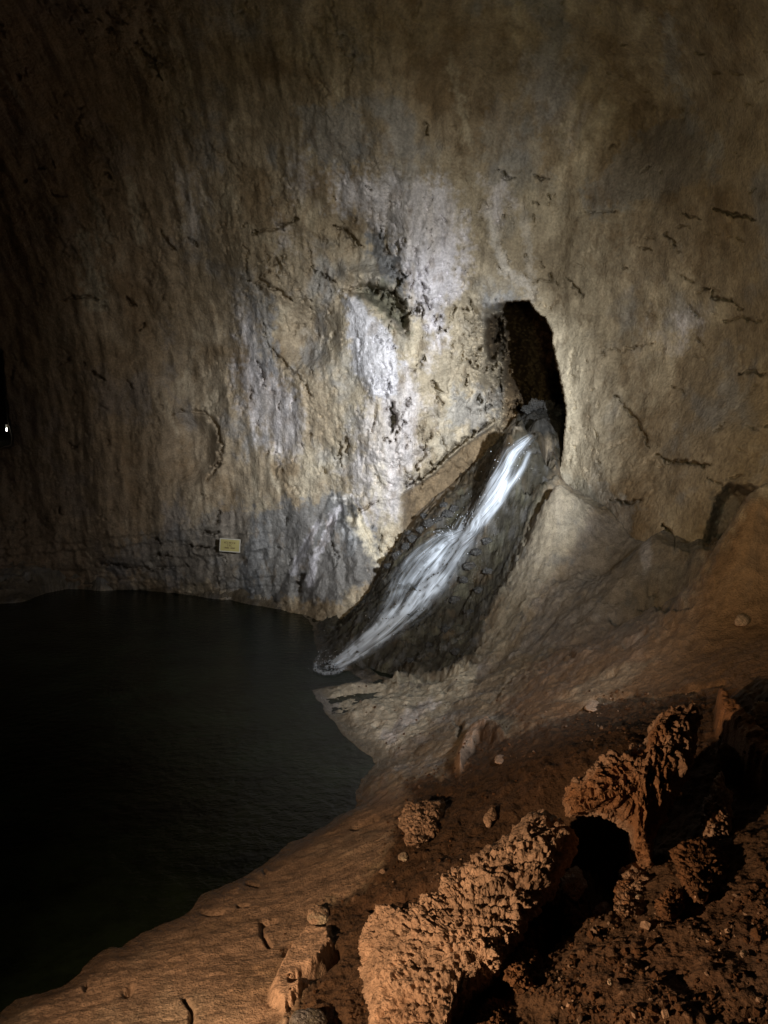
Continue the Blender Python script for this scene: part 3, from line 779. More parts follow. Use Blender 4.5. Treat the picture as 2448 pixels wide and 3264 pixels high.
# ------------------------------------------------------------------ waterfall
def build_falls():
    m, nt, b = new_mat("falling_water")
    N, L = nt.nodes, nt.links
    b.inputs["Base Color"].default_value = (.78, .87, 1.0, 1)
    b.inputs["Roughness"].default_value = .35
    b.inputs["Subsurface Weight"].default_value = 0.0
    at = N.new("ShaderNodeAttribute"); at.attribute_name = "foam"
    L.new(at.outputs["Fac"], b.inputs["Alpha"])
    tl = N.new("ShaderNodeBsdfTranslucent"); tl.inputs[0].default_value = (.85, .9, 1, 1)
    tr = N.new("ShaderNodeBsdfTransparent")
    m1 = N.new("ShaderNodeMixShader"); L.new(at.outputs["Fac"], m1.inputs[0]); L.new(tr.outputs[0], m1.inputs[1]); L.new(tl.outputs[0], m1.inputs[2])
    m2 = N.new("ShaderNodeMixShader"); m2.inputs[0].default_value = .15; L.new(b.outputs[0], m2.inputs[1]); L.new(m1.outputs[0], m2.inputs[2])
    L.new(m2.outputs[0], N["Material Output"].inputs["Surface"])
    left = np.array([(531, 432), (518, 438), (503, 447), (492, 467), (475, 497), (464, 517), (459, 528), (436, 531), (411, 550), (398, 571), (390, 596), (369, 625), (344, 648), (331, 660)], float)
    right = np.array([(538, 438), (536, 448), (532, 460), (524, 482), (508, 504), (488, 522), (480, 536), (465, 556), (452, 582), (436, 602), (424, 616), (399, 636), (360, 662), (338, 672)], float)
    left[:, 0] -= np.array([2, 3, 5, 6, 8, 8, 8, 8, 12, 14, 14, 10, 7, 3]); right[:, 0] += np.array([2, 4, 6, 7, 8, 9, 10, 12, 14, 14, 13, 10, 6, 2])
    nu, nv = 620, 220
    u = np.linspace(0, 1, nu)
    s = np.linspace(0, 1, len(left))
    Lc = np.stack([np.interp(u, s, left[:, 0]), np.interp(u, s, left[:, 1])], 1)
    Rc = np.stack([np.interp(u, s, right[:, 0]), np.interp(u, s, right[:, 1])], 1)
    ker = np.ones(15) / 15
    for A in (Lc, Rc):
        for k in (0, 1):
            A[:, k] = np.convolve(np.pad(A[:, k], 7, 'edge'), ker, 'valid')
    v = np.linspace(0, 1, nv)
    G = Lc[:, None] * (1 - v)[None, :, None] + Rc[:, None] * v[None, :, None]
    px, py = G[..., 0].ravel(), G[..., 1].ravel()
    U = np.repeat(u, nv); V = np.tile(v, nu)
    D = hit(px, py)
    Dg = D.reshape(nu, nv)
    # water smooths the bed over
    for it in range(40):
        Dp = np.pad(Dg, 1, 'edge')
        Dg = np.minimum((Dp[:-2, 1:-1] + Dp[2:, 1:-1] + Dp[1:-1, :-2] + Dp[1:-1, 2:] + Dg) / 5, Dg + .02)
    D = Dg.ravel() - 0.07
    strk = fbm(np.stack([V * 9 + 2 * U, U * 4.5, 0 * U], 1), 4, .6)
    strk2 = fbm(np.stack([V * 22, U * 8, 0 * U + 3], 1), 3, .55)
    fine = fbm(np.stack([V * 40, U * 26, 0 * U + 6], 1), 2, .55)
    mott = fbm(np.stack([px * .11, py * .11, 0 * U + 8], 1), 3)
    D -= .03 * strk * np.sin(np.pi * V) + .01 * strk2
    # dense core following the main thread of water
    core = np.array([(532, 435), (522, 444), (511, 456), (499, 478), (487, 500), (472, 522), (466, 532), (455, 546), (444, 560), (436, 576), (424, 590), (402, 612), (376, 636), (350, 657), (337, 666)], float)
    cw = np.array([3, 5, 7, 9, 8, 8, 9, 15, 13, 11, 10, 9, 7, 6, 6], float)
    d, tt = line_dist(px, py, core, 60)
    w = np.interp(tt, np.linspace(0, 1, len(cw)), cw) * (1 + .5 * strk)
    den = 1.4 * np.exp(-(d / w) ** 2)
    den *= (.85 + 1.0 * strk2 + 1.2 * strk + .35 * fine) * np.interp(tt, [0, .08, .2, .3, .55, .7, 1], [.35, .5, .85, 1.15, 1.1, .85, .95])
    for pl, ww, a in (([(529, 454), (524, 466), (516, 478), (509, 487), (500, 503), (484, 524)], 2.4, .65), ([(505, 449), (497, 460), (490, 475)], 5, .35), ([(506, 482), (503, 492), (500, 502)], 2.6, .8),
                      ([(440, 533), (420, 545), (405, 565), (399, 578)], 4, .55), ([(462, 520), (468, 500), (480, 478)], 3, .5), ([(452, 534), (460, 540)], 9, .9), ([(452, 565), (440, 590), (425, 605)], 3, .6),
                      ([(425, 560), (412, 590), (400, 610)], 4, .35), ([(402, 612), (380, 628), (350, 650)], 9, .35)):
        d, tt = line_dist(px, py, pl, 40)
        den = np.maximum(den, a * np.exp(-(d / ww) ** 2) * (.75 + .6 * strk2 + .3 * strk))
    base = .24 + .42 * strk + .30 * strk2 + .15 * mott
    den = np.maximum(den, base * sm(0, .25, V) * sm(1, .75, V) * sm(.42, .5, U))
    holes = sm(.10, .45, mott + .6 * strk) * sm(.35, .6, U)
    den *= (1 - .55 * holes)
    step = fbm(np.stack([U * 9 + .4 * V, V * 1.6, 0 * U + 30], 1), 2)
    den *= np.clip(1 + 1.1 * step, .5, 1.4)
    vv = V + .25 * strk + .12 * strk2
    env = sm(.05, .30, vv) * sm(.95, .70, vv) * sm(0, .02, U) * sm(1, .985, U)
    foam = np.clip(1.25 * den * env, 0, .98)
    P = unproj(px, py, D)
    P[:, 2] = np.maximum(P[:, 2], .02)
    o = grid_mesh("waterfall", P, nu, nv, m, extra={"foam": foam})
    tag(o, "silky white cascade pouring from the tunnel mouth down to the pool", "waterfall", kind="structure")
    # flying drops along the cascade, at the knee and at its foot
    rd = np.random.RandomState(9)
    ms, nts, bs = new_mat("water_drop")
    bs.inputs["Base Color"].default_value = (.85, .9, 1, 1); bs.inputs["Roughness"].default_value = .15
    ok = np.where(foam > .25)[0]
    pick = ok[rd.randint(0, len(ok), 170)]
    ctr = [P[k] + rd.normal(0, [.16, .12, .06]) + np.array([0, -.12, .06 + rd.exponential(.05)]) for k in pick]
    for (x, y, n_, sx) in ((455, 536, 60, .22), (337, 664, 55, .22), (470, 520, 20, .15)):
        q = hitP(x, y)[0]
        ctr += [q + rd.normal(0, [sx * 1.4, sx, .04]) + np.array([0, -.1, .05 + rd.exponential(.10)]) for _ in range(n_)]
    oc = np.array([(1, 0, 0), (-1, 0, 0), (0, 1, 0), (0, -1, 0), (0, 0, 1.5), (0, 0, -1)], float)
    of = np.array([(0, 2, 4), (2, 1, 4), (1, 3, 4), (3, 0, 4), (2, 0, 5), (1, 2, 5), (3, 1, 5), (0, 3, 5)])
    DV = np.vstack([oc * rd.uniform(.004, .013) + c_ for c_ in ctr]); DF = np.vstack([of + 6 * k for k in range(len(ctr))])
    tag(raw_mesh("spray", DV, DF, ms), "fine drops of spray thrown off the cascade", "spray", kind="stuff")
    # splash ring where it meets the pool
    xs, ys = np.arange(305, 356, .4), np.arange(650, 680, .4)
    X, Y = np.meshgrid(xs, ys)
    px, py = X.ravel(), Y.ravel()
    n = fbm(np.stack([px * .2, py * .35, 0 * px], 1), 3)
    a = np.zeros(px.shape)
    for pl, w, s_ in (([(338, 664), (344, 668), (336, 672), (324, 673), (315, 669), (316, 664)], 2.0, .95), ([(338, 664), (328, 661), (320, 656), (317, 659)], 2.4, .35), ([(334, 664), (342, 664)], 4, .95), ([(345, 668), (352, 664)], 2.5, .5), ([(318, 648), (324, 654)], 2.0, .3)):
        d, tt = line_dist(px, py, pl, 12)
        a = np.maximum(a, s_ * np.exp(-((d + n * 1.2) / w) ** 2) * (.8 + .5 * n))
    n2 = fbm(np.stack([px * .5, py * .8, 0 * px + 4], 1), 3, .6)
    blob = .9 * np.exp(-(((px - 334) / 13) ** 2 + ((py - 665) / 5.5) ** 2)) * sm(-.25, .3, n2 + .5 * n)
    a = np.clip(np.maximum(a * np.clip(.75 + 1.6 * n2, 0, 1.3), blob), 0, 1)
    a = np.where(a < .06, 0, a)
    P = on_z(px, py, np.full(px.shape, .035) + .03 * np.clip(a, 0, 1))
    o2 = grid_mesh("foam", P, len(ys), len(xs), m, extra={"foam": np.clip(a, 0, .95)}, drop=a < .04)
    tag(o2, "white ring of foam where the cascade meets the pool", "foam", kind="stuff")


build_falls()


# ------------------------------------------------------------------ loose and jutting rocks
def smooth_outline(pts, cx, cy, n):
    pts = np.asarray(pts, float)
    a = np.arctan2(pts[:, 1] - cy, pts[:, 0] - cx)
    r = np.hypot(pts[:, 0] - cx, pts[:, 1] - cy)
    o = np.argsort(a)
    a, r = a[o], r[o]
    a = np.concatenate([a[-1:] - 2 * np.pi, a, a[:1] + 2 * np.pi]); r = np.concatenate([r[-1:], r, r[:1]])
    th = np.linspace(-np.pi, np.pi, n, endpoint=False)
    return th, np.interp(th, a, r)


def rock(name, outline, planeD, T, label, cat, cols, rough=1.0, nth=260, nph=130, seed=0, group=None, scale=1.0, vert=1.0, center=None, clay=0.25, power=.55, wet=.08):
    """closed lump; planeD = three (px, py, depth) the outline lies on, T = half thickness in metres"""
    o_ = np.asarray(outline, float)
    cx, cy = center if center is not None else o_.mean(0)
    th, rr_ = smooth_outline(outline, cx, cy, nth)
    rr_ = rr_ * (1 + .14 * fbm(np.stack([np.cos(th) * 2.2 + seed, np.sin(th) * 2.2, 0 * th + seed], 1), 4, .6))
    pl = np.asarray(planeD, float)
    A = np.hstack([pl[:, :2], np.ones((3, 1))])
    pc = np.linalg.solve(A, pl[:, 2])
    ph = np.linspace(-np.pi / 2, np.pi / 2, nph)
    PH, TH = np.meshgrid(ph, th, indexing='ij')
    RR_ = np.tile(rr_, (nph, 1))
    c = np.cos(PH)
    px = (cx + c * RR_ * np.cos(TH)).ravel(); py = (cy + c * RR_ * np.sin(TH)).ravel()
    sph = np.sin(PH).ravel()
    bulge = np.sign(sph) * np.abs(sph) ** power
    D = pc[0] * px + pc[1] * py + pc[2] - T * bulge
    P = unproj(px, py, D)
    mid = unproj(cx, cy, pc[0] * cx + pc[1] * cy + pc[2])
    # outward directions
    G = P.reshape(nph, nth, 3)
    du = np.roll(G, -1, 1) - np.roll(G, 1, 1)
    dv = np.gradient(G, axis=0)
    nn = np.cross(du, dv).reshape(-1, 3)
    ln = np.linalg.norm(nn, axis=1)
    out = P - mid
    out /= np.linalg.norm(out, axis=1)[:, None] + 1e-9
    nn = np.where(ln[:, None] > 1e-9, nn / (ln[:, None] + 1e-12), out)
    nn *= np.sign((nn * out).sum(1))[:, None] + 1e-6
    nn = nn * .7 + out * .3
    s = scale
    off = np.array([seed * 3.7, seed * 1.3, seed * 5.1])
    Q = P + off
    Qa = Q * np.array([1, 1, vert])
    n1 = fbm(Qa / s * 1.6, 4, .55)
    rid = fbm(Qa / s * 4.0 + 3, 5, .62, ridged=True)
    n2 = fbm(Qa / s * 11 + 5, 4, .65)
    n5 = fbm(Qa / s * 26 + 15, 3, .65)
    stp = fbm(Qa / s * np.array([2.2, 2.2, 3.0]) + .2 * np.stack([n2, rid, n2], 1) + 25, 3)
    stp = np.abs((stp * 4) % 1.0 - .5) * 2
    wo = worley(Qa / s * 8 + .5 * np.stack([n2, rid, n2], 1))
    wo2 = worley(Qa / s * 19 + .5 * np.stack([n2, n2, rid], 1))
    pit = fbm(Qa / s * 7 + 60, 3, .6, ridged=True)
    smo = .35 + .65 * sm(-.25, .2, fbm(Q / s * 1.3 + 80, 3))
    d = s * rough * (.17 * n1 - .045 * rid + .050 * n2 + .012 * n5 - .05 * stp ** 2 + smo * .028 * (.45 - np.minimum(wo, 1)) + smo * .024 * (.4 - wo2) - .06 * smo * sm(.55, .85, pit) * sm(-.1, .3, n1 + .5 * n2))
    P = P + nn * d[:, None]
    ba, bb, dk = cols
    col = np.tile(np.asarray(ba), (len(P), 1))
    col = mixc(col, sm(-.15, .45, n1 + .3 * rid), np.asarray(bb))
    bl = fbm(Q / s * 2.3 + 40, 4)
    col = mixc(col, clay * sm(0, .4, bl), np.asarray(dk))
    col = col * (1 + .22 * n2 + .12 * rid)[:, None]
    o = grid_mesh(name, P, nph, nth, MAT_ROCK, np.clip(col, .01, .8), np.full(len(P), wet), wrap=True)
    tag(o, label, cat, group)
    return o


RC = (PINK * .60, PINK * .92, CLAY * .7)
RB = (CLAY * .85, PINK * .72, CLAY * .4)
RD = (CLAY * .36, CLAY * .60, CLAY * .28)
RP = (PINK * 1.1, CREAM * 1.1, PINK * .8)


def gd(px, py, lift=0.0):
    return float(hit(px, py)[0]) - lift


# the big crumbly ridge in front, in two humps
A_out = [(363, 928), (365, 915), (384, 902), (400, 906), (419, 898), (440, 891), (444, 875), (465, 866), (481, 845), (497, 834), (514, 826), (532, 812), (546, 816), (560, 821), (571, 833), (569, 858), (560, 872), (555, 884), (546, 905),
         (534, 920), (523, 933), (504, 965), (490, 978), (477, 991), (460, 1016), (448, 1045), (430, 1080), (385, 1085), (372, 1050), (368, 1014), (364, 981), (362, 955)]
a0 = gd(430, 1023); a1 = gd(560, 880)
rock("crumbly_boulder", A_out, [(430, 1023, a0 - .10), (560, 850, a1 - .45), (380, 920, gd(384, 960) - .12)], .62,
     "big pale crumbly rock hump at the bottom edge, brightest in the amber light", "rock", RC, 1.0, 760, 420, 1, "rocks on the clay bank", .95, .75, (468, 935), .35)
B_out = [(566, 818), (560, 802), (565, 785), (581, 775), (599, 763), (620, 750), (643, 745), (648, 729), (659, 711), (678, 704), (694, 703), (701, 717), (699, 735), (697, 752), (691, 770), (685, 787), (678, 800), (673, 812), (664, 828), (659, 840),
         (655, 868), (645, 880), (633, 862), (628, 835), (616, 819), (592, 814), (577, 820)]
b0 = gd(640, 870)
rock("ribbed_outcrop", B_out, [(640, 860, b0 - .10), (560, 790, b0 + .10), (690, 710, b0 + .42)], .50,
     "ribbed rock hump arching over a black hollow, second hump of the front ridge", "rock", RB, 1.0, 620, 320, 5, "rocks on the clay bank", 1.0, .35, (640, 785), .4)


def lump(name, pts, T, label, cols, rough, nth, nph, seed, scale, cat="rock", lift=.06, vert=1.0, tilt=.0, clay=.25):
    pts = np.asarray(pts, float)
    yb = pts[:, 1].max(); yt = pts[:, 1].min(); xm = pts[:, 0].mean()
    D0 = gd(xm, yb - 1, lift)
    Dt = gd(xm, yt)
    f = .62 + tilt
    D1 = D0 + (Dt - D0) * f
    return rock(name, pts, [(pts[:, 0].min(), yb, D0), (pts[:, 0].max(), yb, D0), (xm, yt, D1)], T, label, cat, cols, rough, nth, nph, seed, "rocks on the clay bank", scale, vert, None, clay, .7)


LUMPS = [
    ("boulder", [(403, 836), (402, 812), (408, 804), (420, 800), (436, 798), (447, 797), (446, 812), (440, 825), (436, 838), (420, 846), (404, 848)], .26, "pinkish pitted boulder alone on the bank above the flowstone slab", (PINK * .9, PINK * 1.1, CLAY * 1.2), .8, 260, 130, 3, .8),
    ("rock", [(612, 905), (622, 880), (630, 862), (642, 855), (652, 862), (655, 880), (652, 905), (630, 916), (612, 912)], .22, "squat brown rock directly below the foot of the ribbed outcrop", RB, .9, 220, 120, 6, .6),
    ("rock", [(671, 853), (680, 843), (694, 836), (706, 832), (720, 838), (724, 850), (728, 872), (720, 895), (700, 905), (684, 890), (676, 868)], .30, "broad brown rock with an eroded top right of the outcrop foot", RD, 1.0, 260, 130, 7, .7),
    ("rock", [(657, 915), (662, 893), (672, 886), (684, 893), (686, 908), (678, 920), (664, 921)], .16, "rounded brown rock below the two boulders right of the ridge", RD, .8, 180, 90, 8, .5),
    ("rock", [(702, 833), (703, 812), (709, 795), (712, 778), (722, 770), (727, 785), (730, 805), (732, 822), (728, 835), (714, 838)], .22, "tall reddish rock right of the black shadow of the ridge", (CLAY * 1.1, PINK * .9, CLAY * .7), .9, 220, 120, 9, .6),
    ("rock", [(714, 768), (716, 752), (722, 742), (732, 746), (742, 762), (746, 778), (738, 786), (722, 780)], .18, "leaning brown rock above the tall reddish one", RD, .8, 200, 100, 10, .5),
    ("rock", [(754, 703), (765, 702), (782, 706), (785, 722), (770, 731), (757, 726)], .14, "pale flat rock cut off by the right edge of the photo", (PINK * .9, PINK * 1.1, CLAY), .7, 160, 80, 12, .5),
    ("rock", [(504, 968), (512, 955), (524, 948), (537, 952), (545, 962), (540, 978), (522, 985), (506, 982)], .15, "crumbly brown rock across the black shadow from the big hump", RD, 1.0, 200, 100, 13, .5),
    ("rock", [(470, 1022), (482, 1008), (497, 999), (512, 1002), (520, 1018), (512, 1040), (485, 1045)], .15, "low brown rock at the bottom edge beside the big hump", RD, 1.0, 200, 100, 14, .5),
    ("rock", [(560, 880), (566, 870), (576, 866), (584, 876), (586, 892), (576, 902), (564, 896)], .12, "small rock half hidden in the black hollow", RB, .9, 160, 80, 15, .4),
    ("rock", [(592, 925), (596, 908), (604, 902), (612, 912), (613, 926), (603, 932)], .10, "small knobby rock on the lip below the black hollow", RD, .9, 160, 80, 16, .4),
    ("stone", [(585, 709), (587, 703), (594, 700), (600, 704), (598, 709), (590, 711)], .09, "pale oblong stone lying in the dark crack of the slope", (PINK, PINK * 1.2, PINK), .4, 80, 40, 21, .35),
    ("stone", [(494, 762), (495, 756), (500, 754), (505, 757), (504, 762), (498, 764)], .07, "small pale stone on the clay right of the little ledge", (PINK, PINK * 1.2, PINK), .4, 80, 40, 22, .3),
    ("stone", [(308, 922), (307, 911), (314, 905), (324, 906), (330, 914), (326, 924), (316, 927)], .08, "pale round stone at the head of the pink flowstone patch", RP, .4, 100, 50, 23, .35),
    ("stone", [(484, 824), (487, 812), (493, 806), (497, 812), (493, 822), (488, 828)], .06, "slim pale stone standing on the clay behind the big hump", (PINK * .8, PINK, CLAY), .6, 80, 40, 24, .3),
    ("stone", [(397, 858), (401, 853), (407, 854), (408, 859), (401, 861)], .05, "small pale stone below the pinkish boulder", RP, .5, 80, 40, 25, .25),
    ("stone", [(635, 900), (638, 894), (643, 895), (643, 901), (638, 903)], .03, "tiny pale stone on the squat brown rock's right side, upper of two", RP, .4, 60, 30, 26, .2),
    ("stone", [(632, 909), (636, 904), (641, 905), (641, 911), (636, 912)], .03, "tiny pale stone on the squat brown rock's right side, lower of two", RP, .4, 60, 30, 27, .2),
    ("stone", [(696, 900), (697, 889), (706, 887), (709, 897), (703, 904)], .06, "light brown block under the broad brown rock", (PINK * .8, PINK, CLAY), .4, 80, 40, 28, .3),
    ("stone", [(740, 956), (742, 950), (747, 951), (747, 957)], .03, "pale pebble-sized stone alone on the dark clay near the right edge", RP, .3, 60, 30, 29, .2),
    ("stone", [(607, 983), (609, 978), (613, 980), (612, 985)], .03, "tiny pale stone on the gravelly clay below the rocks", RP, .3, 60, 30, 30, .2),
    ("stone", [(289, 1030), (292, 1013), (305, 1009), (320, 1010), (328, 1020), (322, 1040), (300, 1042)], .08, "smooth dark grey stone at the bottom edge below the pink patch", (MOSS, GREY, CLAY * .6), .25, 140, 70, 31, .4),
    ("stone", [(734, 624), (736, 616), (746, 615), (750, 621), (742, 626)], .08, "pale stone on the brown slope near the right edge", (PINK * .9, PINK, PINK), .4, 80, 40, 32, .35),
]
for n_, pts, T, lab, cols, rg, nt_, np_, sd_, sc_ in LUMPS:
    lump(n_, pts, T, lab, cols, rg, nt_, np_, sd_, sc_)


# dark wet stones along both sides of the falls, and rubble on the tunnel floor
rw = random.Random(21)
WETC = (DARK * .45, DARK * .7, BROWN * .25)
ORD = ['first', 'second', 'third', 'fourth', 'fifth', 'sixth', 'seventh', 'eighth', 'ninth', 'tenth', 'eleventh', 'twelfth']
WS = [(455, 508, 5), (447, 514, 5.5), (438, 519, 5), (430, 524, 6), (421, 530, 5), (413, 538, 6), (405, 546, 5), (397, 556, 6), (389, 566, 5), (443, 505, 4), (425, 516, 4.5), (409, 533, 4),
      (486, 541, 5), (478, 552, 5.5), (470, 566, 6), (464, 580, 5), (455, 600, 6), (478, 590, 5), (468, 612, 5), (446, 629, 5.5), (430, 645, 5), (488, 571, 4.5), (455, 652, 5), (408, 660, 4.5)]
for k, (x, y, r0) in enumerate(WS):
    n = 9
    pts = [(x + r0 * 1.25 * rw.uniform(.75, 1.2) * math.cos(a * 2 * math.pi / n), y + r0 * .8 * rw.uniform(.75, 1.2) * math.sin(a * 2 * math.pi / n)) for a in range(n)]
    D0 = gd(x, y, .03)
    side = "left" if k < 12 else "right"
    rank = sorted(w[1] for w in (WS[:12] if k < 12 else WS[12:])).index(y)
    rock("wet_stone", pts, [(x - 5, y + 3, D0), (x + 5, y + 3, D0), (x, y - 4, D0 + .05)], .13, "small dark wet stone beside the waterfall, %s from the top on its %s side" % (ORD[rank], side), "stone", WETC, 1.0, 72, 36, 60 + k,
         "wet stones %s of the waterfall" % side, .55, 1.0, None, .3, .7, .8)
for x, y, r0, lab in ((527, 409, 6, "leftmost rock on the dark tunnel floor above the waterfall"), (538, 404, 8, "largest jagged rock on the dark tunnel floor"), (549, 405, 7, "jagged rock right of the largest on the tunnel floor"), (558, 412, 6, "rock against the right edge of the tunnel mouth")):
    pts = [(x + r0 * rw.uniform(.7, 1.25) * math.cos(a * .7), y + r0 * .8 * rw.uniform(.7, 1.25) * math.sin(a * .7)) for a in range(9)]
    D0 = gd(x, y + 6, -.1)
    rock("rock", pts, [(x - 5, y + 3, D0), (x + 5, y + 3, D0), (x, y - 4, D0 + .1)], .22, lab, "rock", (DARK * .5, DARK * .8, BROWN * .3), 1.3, 90, 46, 90 + int(x), "rubble on the tunnel floor", .6, 1.0, None, .3, .7, .3)


# gravel scattered on the clay: one mesh of many small angular stones
def gravel():
    rg = np.random.RandomState(5)
    base = np.array([(1, 0, 0), (-1, 0, 0), (0, 1, 0), (0, -1, 0), (0, 0, 1), (0, 0, -1), (.6, .6, .5), (-.6, .5, .6), (.5, -.6, .5), (-.5, -.5, .6)], float)
    fo = np.array([(0, 6, 4), (0, 2, 6), (2, 7, 4), (2, 1, 7), (4, 6, 2), (1, 9, 7), (4, 7, 9), (1, 3, 9), (3, 8, 9), (4, 9, 8), (0, 4, 8), (0, 8, 3), (0, 5, 2), (2, 5, 1), (1, 5, 3), (3, 5, 0), (4, 2, 6), (4, 7, 2)])
    cand = []
    zones = [((380, 470, 740, 900), 230), ((470, 768, 700, 800), 300), ((540, 768, 860, 1024), 750), ((560, 700, 690, 735), 160), ((470, 660, 960, 1024), 300), ((280, 400, 900, 1024), 60), ((340, 470, 680, 780), 130)]
    for (x0, x1, y0, y1), n in zones:
        cand.append(np.stack([rg.uniform(x0, x1, n), rg.uniform(y0, y1, n)], 1))
    cand = np.vstack(cand)
    cl = fbm(np.stack([cand[:, 0] * .02, cand[:, 1] * .02, 0 * cand[:, 0]], 1), 2)
    cand = cand[cl > -.12]
    PP = hitP(cand[:, 0], cand[:, 1])
    V, Fc, C = [], [], []
    for k, p in enumerate(PP):
        if p[2] < .06:
            continue
        s = min(.035, .006 + rg.exponential(.006))
        sc = s * rg.uniform(.6, 1.3, 3)
        a, b_ = rg.uniform(0, 6.28), rg.uniform(0, .8)
        ca, sa = math.cos(a), math.sin(a); cb, sb = math.cos(b_), math.sin(b_)
        M = np.array([[ca, -sa, 0], [sa, ca, 0], [0, 0, 1]]) @ np.array([[1, 0, 0], [0, cb, -sb], [0, sb, cb]])
        v = (base * (1 + rg.uniform(-.25, .25, base.shape)) * sc) @ M.T + p + np.array([0, 0, s * .3])
        Fc.append(fo + len(V) * len(base)); V.append(v)
        col = (CLAY * .4 if rg.rand() < .8 else PINK * rg.uniform(.4, .9)) * rg.uniform(.7, 1.2)
        C.append(np.tile(col, (len(base), 1)))
    o = raw_mesh("gravel", np.vstack(V), np.vstack(Fc), MAT_ROCK, np.vstack(C), smooth=False)
    tag(o, "small stones and crumbs scattered over the reddish clay bank", "gravel", kind="stuff")


gravel()


# ------------------------------------------------------------------ sign on the far wall
def plain(name, color, rough=.6):
    m, nt, b = new_mat(name)
    n = nt.nodes.new("ShaderNodeTexNoise"); n.inputs["Scale"].default_value = 6; n.inputs["Detail"].default_value = 4
    r = nt.nodes.new("ShaderNodeMapRange"); r.inputs[3].default_value = .8; r.inputs[4].default_value = 1.15
    nt.links.new(n.outputs["Fac"], r.inputs[0])
    v = nt.nodes.new("ShaderNodeVectorMath"); v.operation = 'SCALE'; v.inputs[0].default_value = color
    nt.links.new(r.outputs[0], v.inputs["Scale"]); nt.links.new(v.outputs[0], b.inputs["Base Color"])
    b.inputs["Roughness"].default_value = rough
    return m


def boxv(V, Fc, c, s, M=np.eye(3)):
    b = np.array([(x, y, z) for x in (-1, 1) for y in (-1, 1) for z in (-1, 1)], float) * np.asarray(s) / 2
    f = np.array([(0, 1, 3, 2), (4, 6, 7, 5), (0, 4, 5, 1), (2, 3, 7, 6), (0, 2, 6, 4), (1, 5, 7, 3)])
    Fc.append(f + sum(len(v) for v in V)); V.append((b + np.asarray(c)) @ M.T)


def build_sign():
    sD = min(wall_depth(x, y) for x in range(216, 244, 2) for y in range(534, 556, 2)) - .10
    c = unproj(230.0, 545.3, sD)
    mpp = sD / F
    W, Hh = 20.6 * mpp, 13.4 * mpp
    root = bpy.data.objects.new("information_sign", None)
    COL.objects.link(root)
    root.location = c
    root.rotation_euler = (math.radians(3), math.radians(4.3), math.radians(2))
    tag(root, "small yellow sign board with three brown lines of lettering low on the far wall", "sign")
    def part(name, V, Fc, mat):
        o = raw_mesh(name, np.vstack(V), np.vstack(Fc), mat, smooth=False)
        o.parent = root
        return o
    V, Fc = [], []; boxv(V, Fc, (0, 0, 0), (W - .05, .022, Hh - .05)); part("board", V, Fc, plain("sign_yellow", (.40, .34, .13)))
    V, Fc = [], []
    t = .028
    for x, z, a, b in ((0, Hh / 2 - t / 2, W, t), (0, -Hh / 2 + t / 2, W, t), (-W / 2 + t / 2, 0, t, Hh - 2 * t), (W / 2 - t / 2, 0, t, Hh - 2 * t)):
        boxv(V, Fc, (x, -.004, z), (a, .034, b))
    part("frame", V, Fc, plain("sign_frame", (.50, .47, .40)))
    # lettering too small to read in the photo: three lines of worn characters
    V, Fc = [], []
    rg = random.Random(3)
    def glyph(x, z, w, h):
        s = .011
        kind = rg.randrange(5)
        boxv(V, Fc, (x - w / 2 + s / 2, -.0135, z), (s, .004, h))
        if kind in (0, 1, 3): boxv(V, Fc, (x + w / 2 - s / 2, -.0135, z), (s, .004, h))
        if kind in (0, 2, 4): boxv(V, Fc, (x + s / 2, -.0135, z + h / 2 - s / 2), (w - s, .0032, s))
        if kind in (1, 2, 3): boxv(V, Fc, (x + s / 2, -.0135, z), (w - s, .0028, s))
        if kind in (2, 3, 4): boxv(V, Fc, (x + s / 2, -.0135, z - h / 2 + s / 2), (w - s, .0024, s))
    for z, hh, xs in ((.085, .062, (-.17, -.12, -.07, -.02, .03, .095, .145)), (-.005, .062, (-.07, -.015, .04)), (-.085, .045, (-.15, -.11, -.07, -.03, .04, .08, .12, .155))):
        for x in xs:
            glyph(x, z, .036, hh)
    part("lettering", V, Fc, plain("sign_brown", (.12, .075, .03)))
    mb = plain("sign_bracket", (.15, .11, .08))
    for x in (-W * .36, W * .36):
        V, Fc = [], []
        boxv(V, Fc, (x, .16, 0), (.03, .298, .03))
        part("bracket", V, Fc, mb)


build_sign()


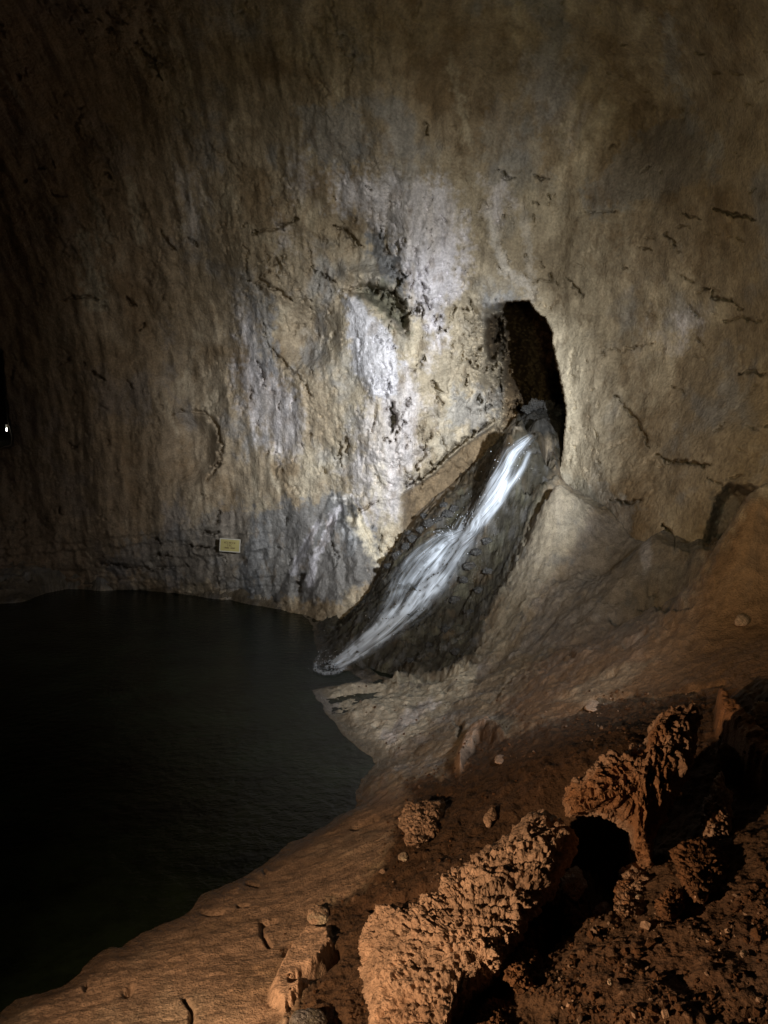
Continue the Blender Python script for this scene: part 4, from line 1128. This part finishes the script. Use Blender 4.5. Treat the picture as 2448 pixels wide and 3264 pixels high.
# ------------------------------------------------------------------ walkway with a railing, seen through the side passage at the far left
def build_walkway():
    conc = plain("walkway_concrete", (.45, .44, .36), .8)
    steel = plain("railing_steel", (.62, .63, .60), .3)
    D = 33.0
    a = unproj(-70.0, 447.0, 31.0); b = unproj(11.5, 437.5, 38.0)
    d = (b - a); d /= np.linalg.norm(d)
    side = np.cross(d, (0, 0, 1)); side /= np.linalg.norm(side)
    up = np.cross(side, d)
    M = np.stack([d, side, up], 1)
    Ln = np.linalg.norm(b - a)
    V, Fc = [], []
    boxv(V, Fc, (0, 0, -.12), (Ln, 1.5, .24), M)
    o = raw_mesh("walkway", np.vstack(V) + (a + b) / 2, np.vstack(Fc), conc, smooth=False)
    tag(o, "distant concrete walkway lit by a lamp in the side passage at the far left", "walkway")
    root = bpy.data.objects.new("railing", None)
    COL.objects.link(root)
    root.location = a
    tag(root, "steel railing along the distant lit walkway at the far left", "railing")
    n = 5
    for k in range(n):
        t = .12 + .8 * k / (n - 1)
        V, Fc = [], []
        boxv(V, Fc, (0, 0, .50), (.05, .05, 1.06))
        q = raw_mesh("post", np.vstack(V), np.vstack(Fc), steel, smooth=False)
        q.parent = root
        q.location = (b - a) * t + side * -.6 * np.sign(side[1])
    for h in (.55, 1.05):
        V, Fc = [], []
        boxv(V, Fc, (0, 0, 0), (Ln * .92, .045, .045), M)
        q = raw_mesh("rail", np.vstack(V), np.vstack(Fc), steel, smooth=False)
        q.parent = root
        q.location = (b - a) / 2 + side * -.66 * np.sign(side[1]) + np.array([0, 0, h])
    # the lamp on the walkway: a small lit globe on a short stem
    lp = unproj(6.6, 429.5, 33.0)
    lr = bpy.data.objects.new("walkway_lamp", None); COL.objects.link(lr); lr.location = lp
    tag(lr, "tiny bright lamp on the distant walkway at the left edge", "lamp")
    em, nt, bb = new_mat("lamp_glow")
    bb.inputs["Emission Color"].default_value = (1, .98, .88, 1); bb.inputs["Emission Strength"].default_value = 22
    u_, v_ = np.meshgrid(np.linspace(0, np.pi, 9), np.linspace(0, 2 * np.pi, 14, endpoint=False), indexing='ij')
    S = np.stack([np.sin(u_) * np.cos(v_) * .030, np.sin(u_) * np.sin(v_) * .030, np.cos(u_) * .07], -1).reshape(-1, 3)
    q = grid_mesh("bulb", S, 9, 14, em, wrap=True); q.parent = lr
    V, Fc = [], []
    boxv(V, Fc, (0, 0, .16), (.06, .06, .10))
    q = raw_mesh("lamp_housing", np.vstack(V), np.vstack(Fc), steel, smooth=False); q.parent = lr
    pl = lamp("walkway_lamp_light", 'POINT', tuple(lp + np.array([0, -.25, 0.0])), (0, 0, 0), 1.0, (1, .96, .85), .05)


build_walkway()
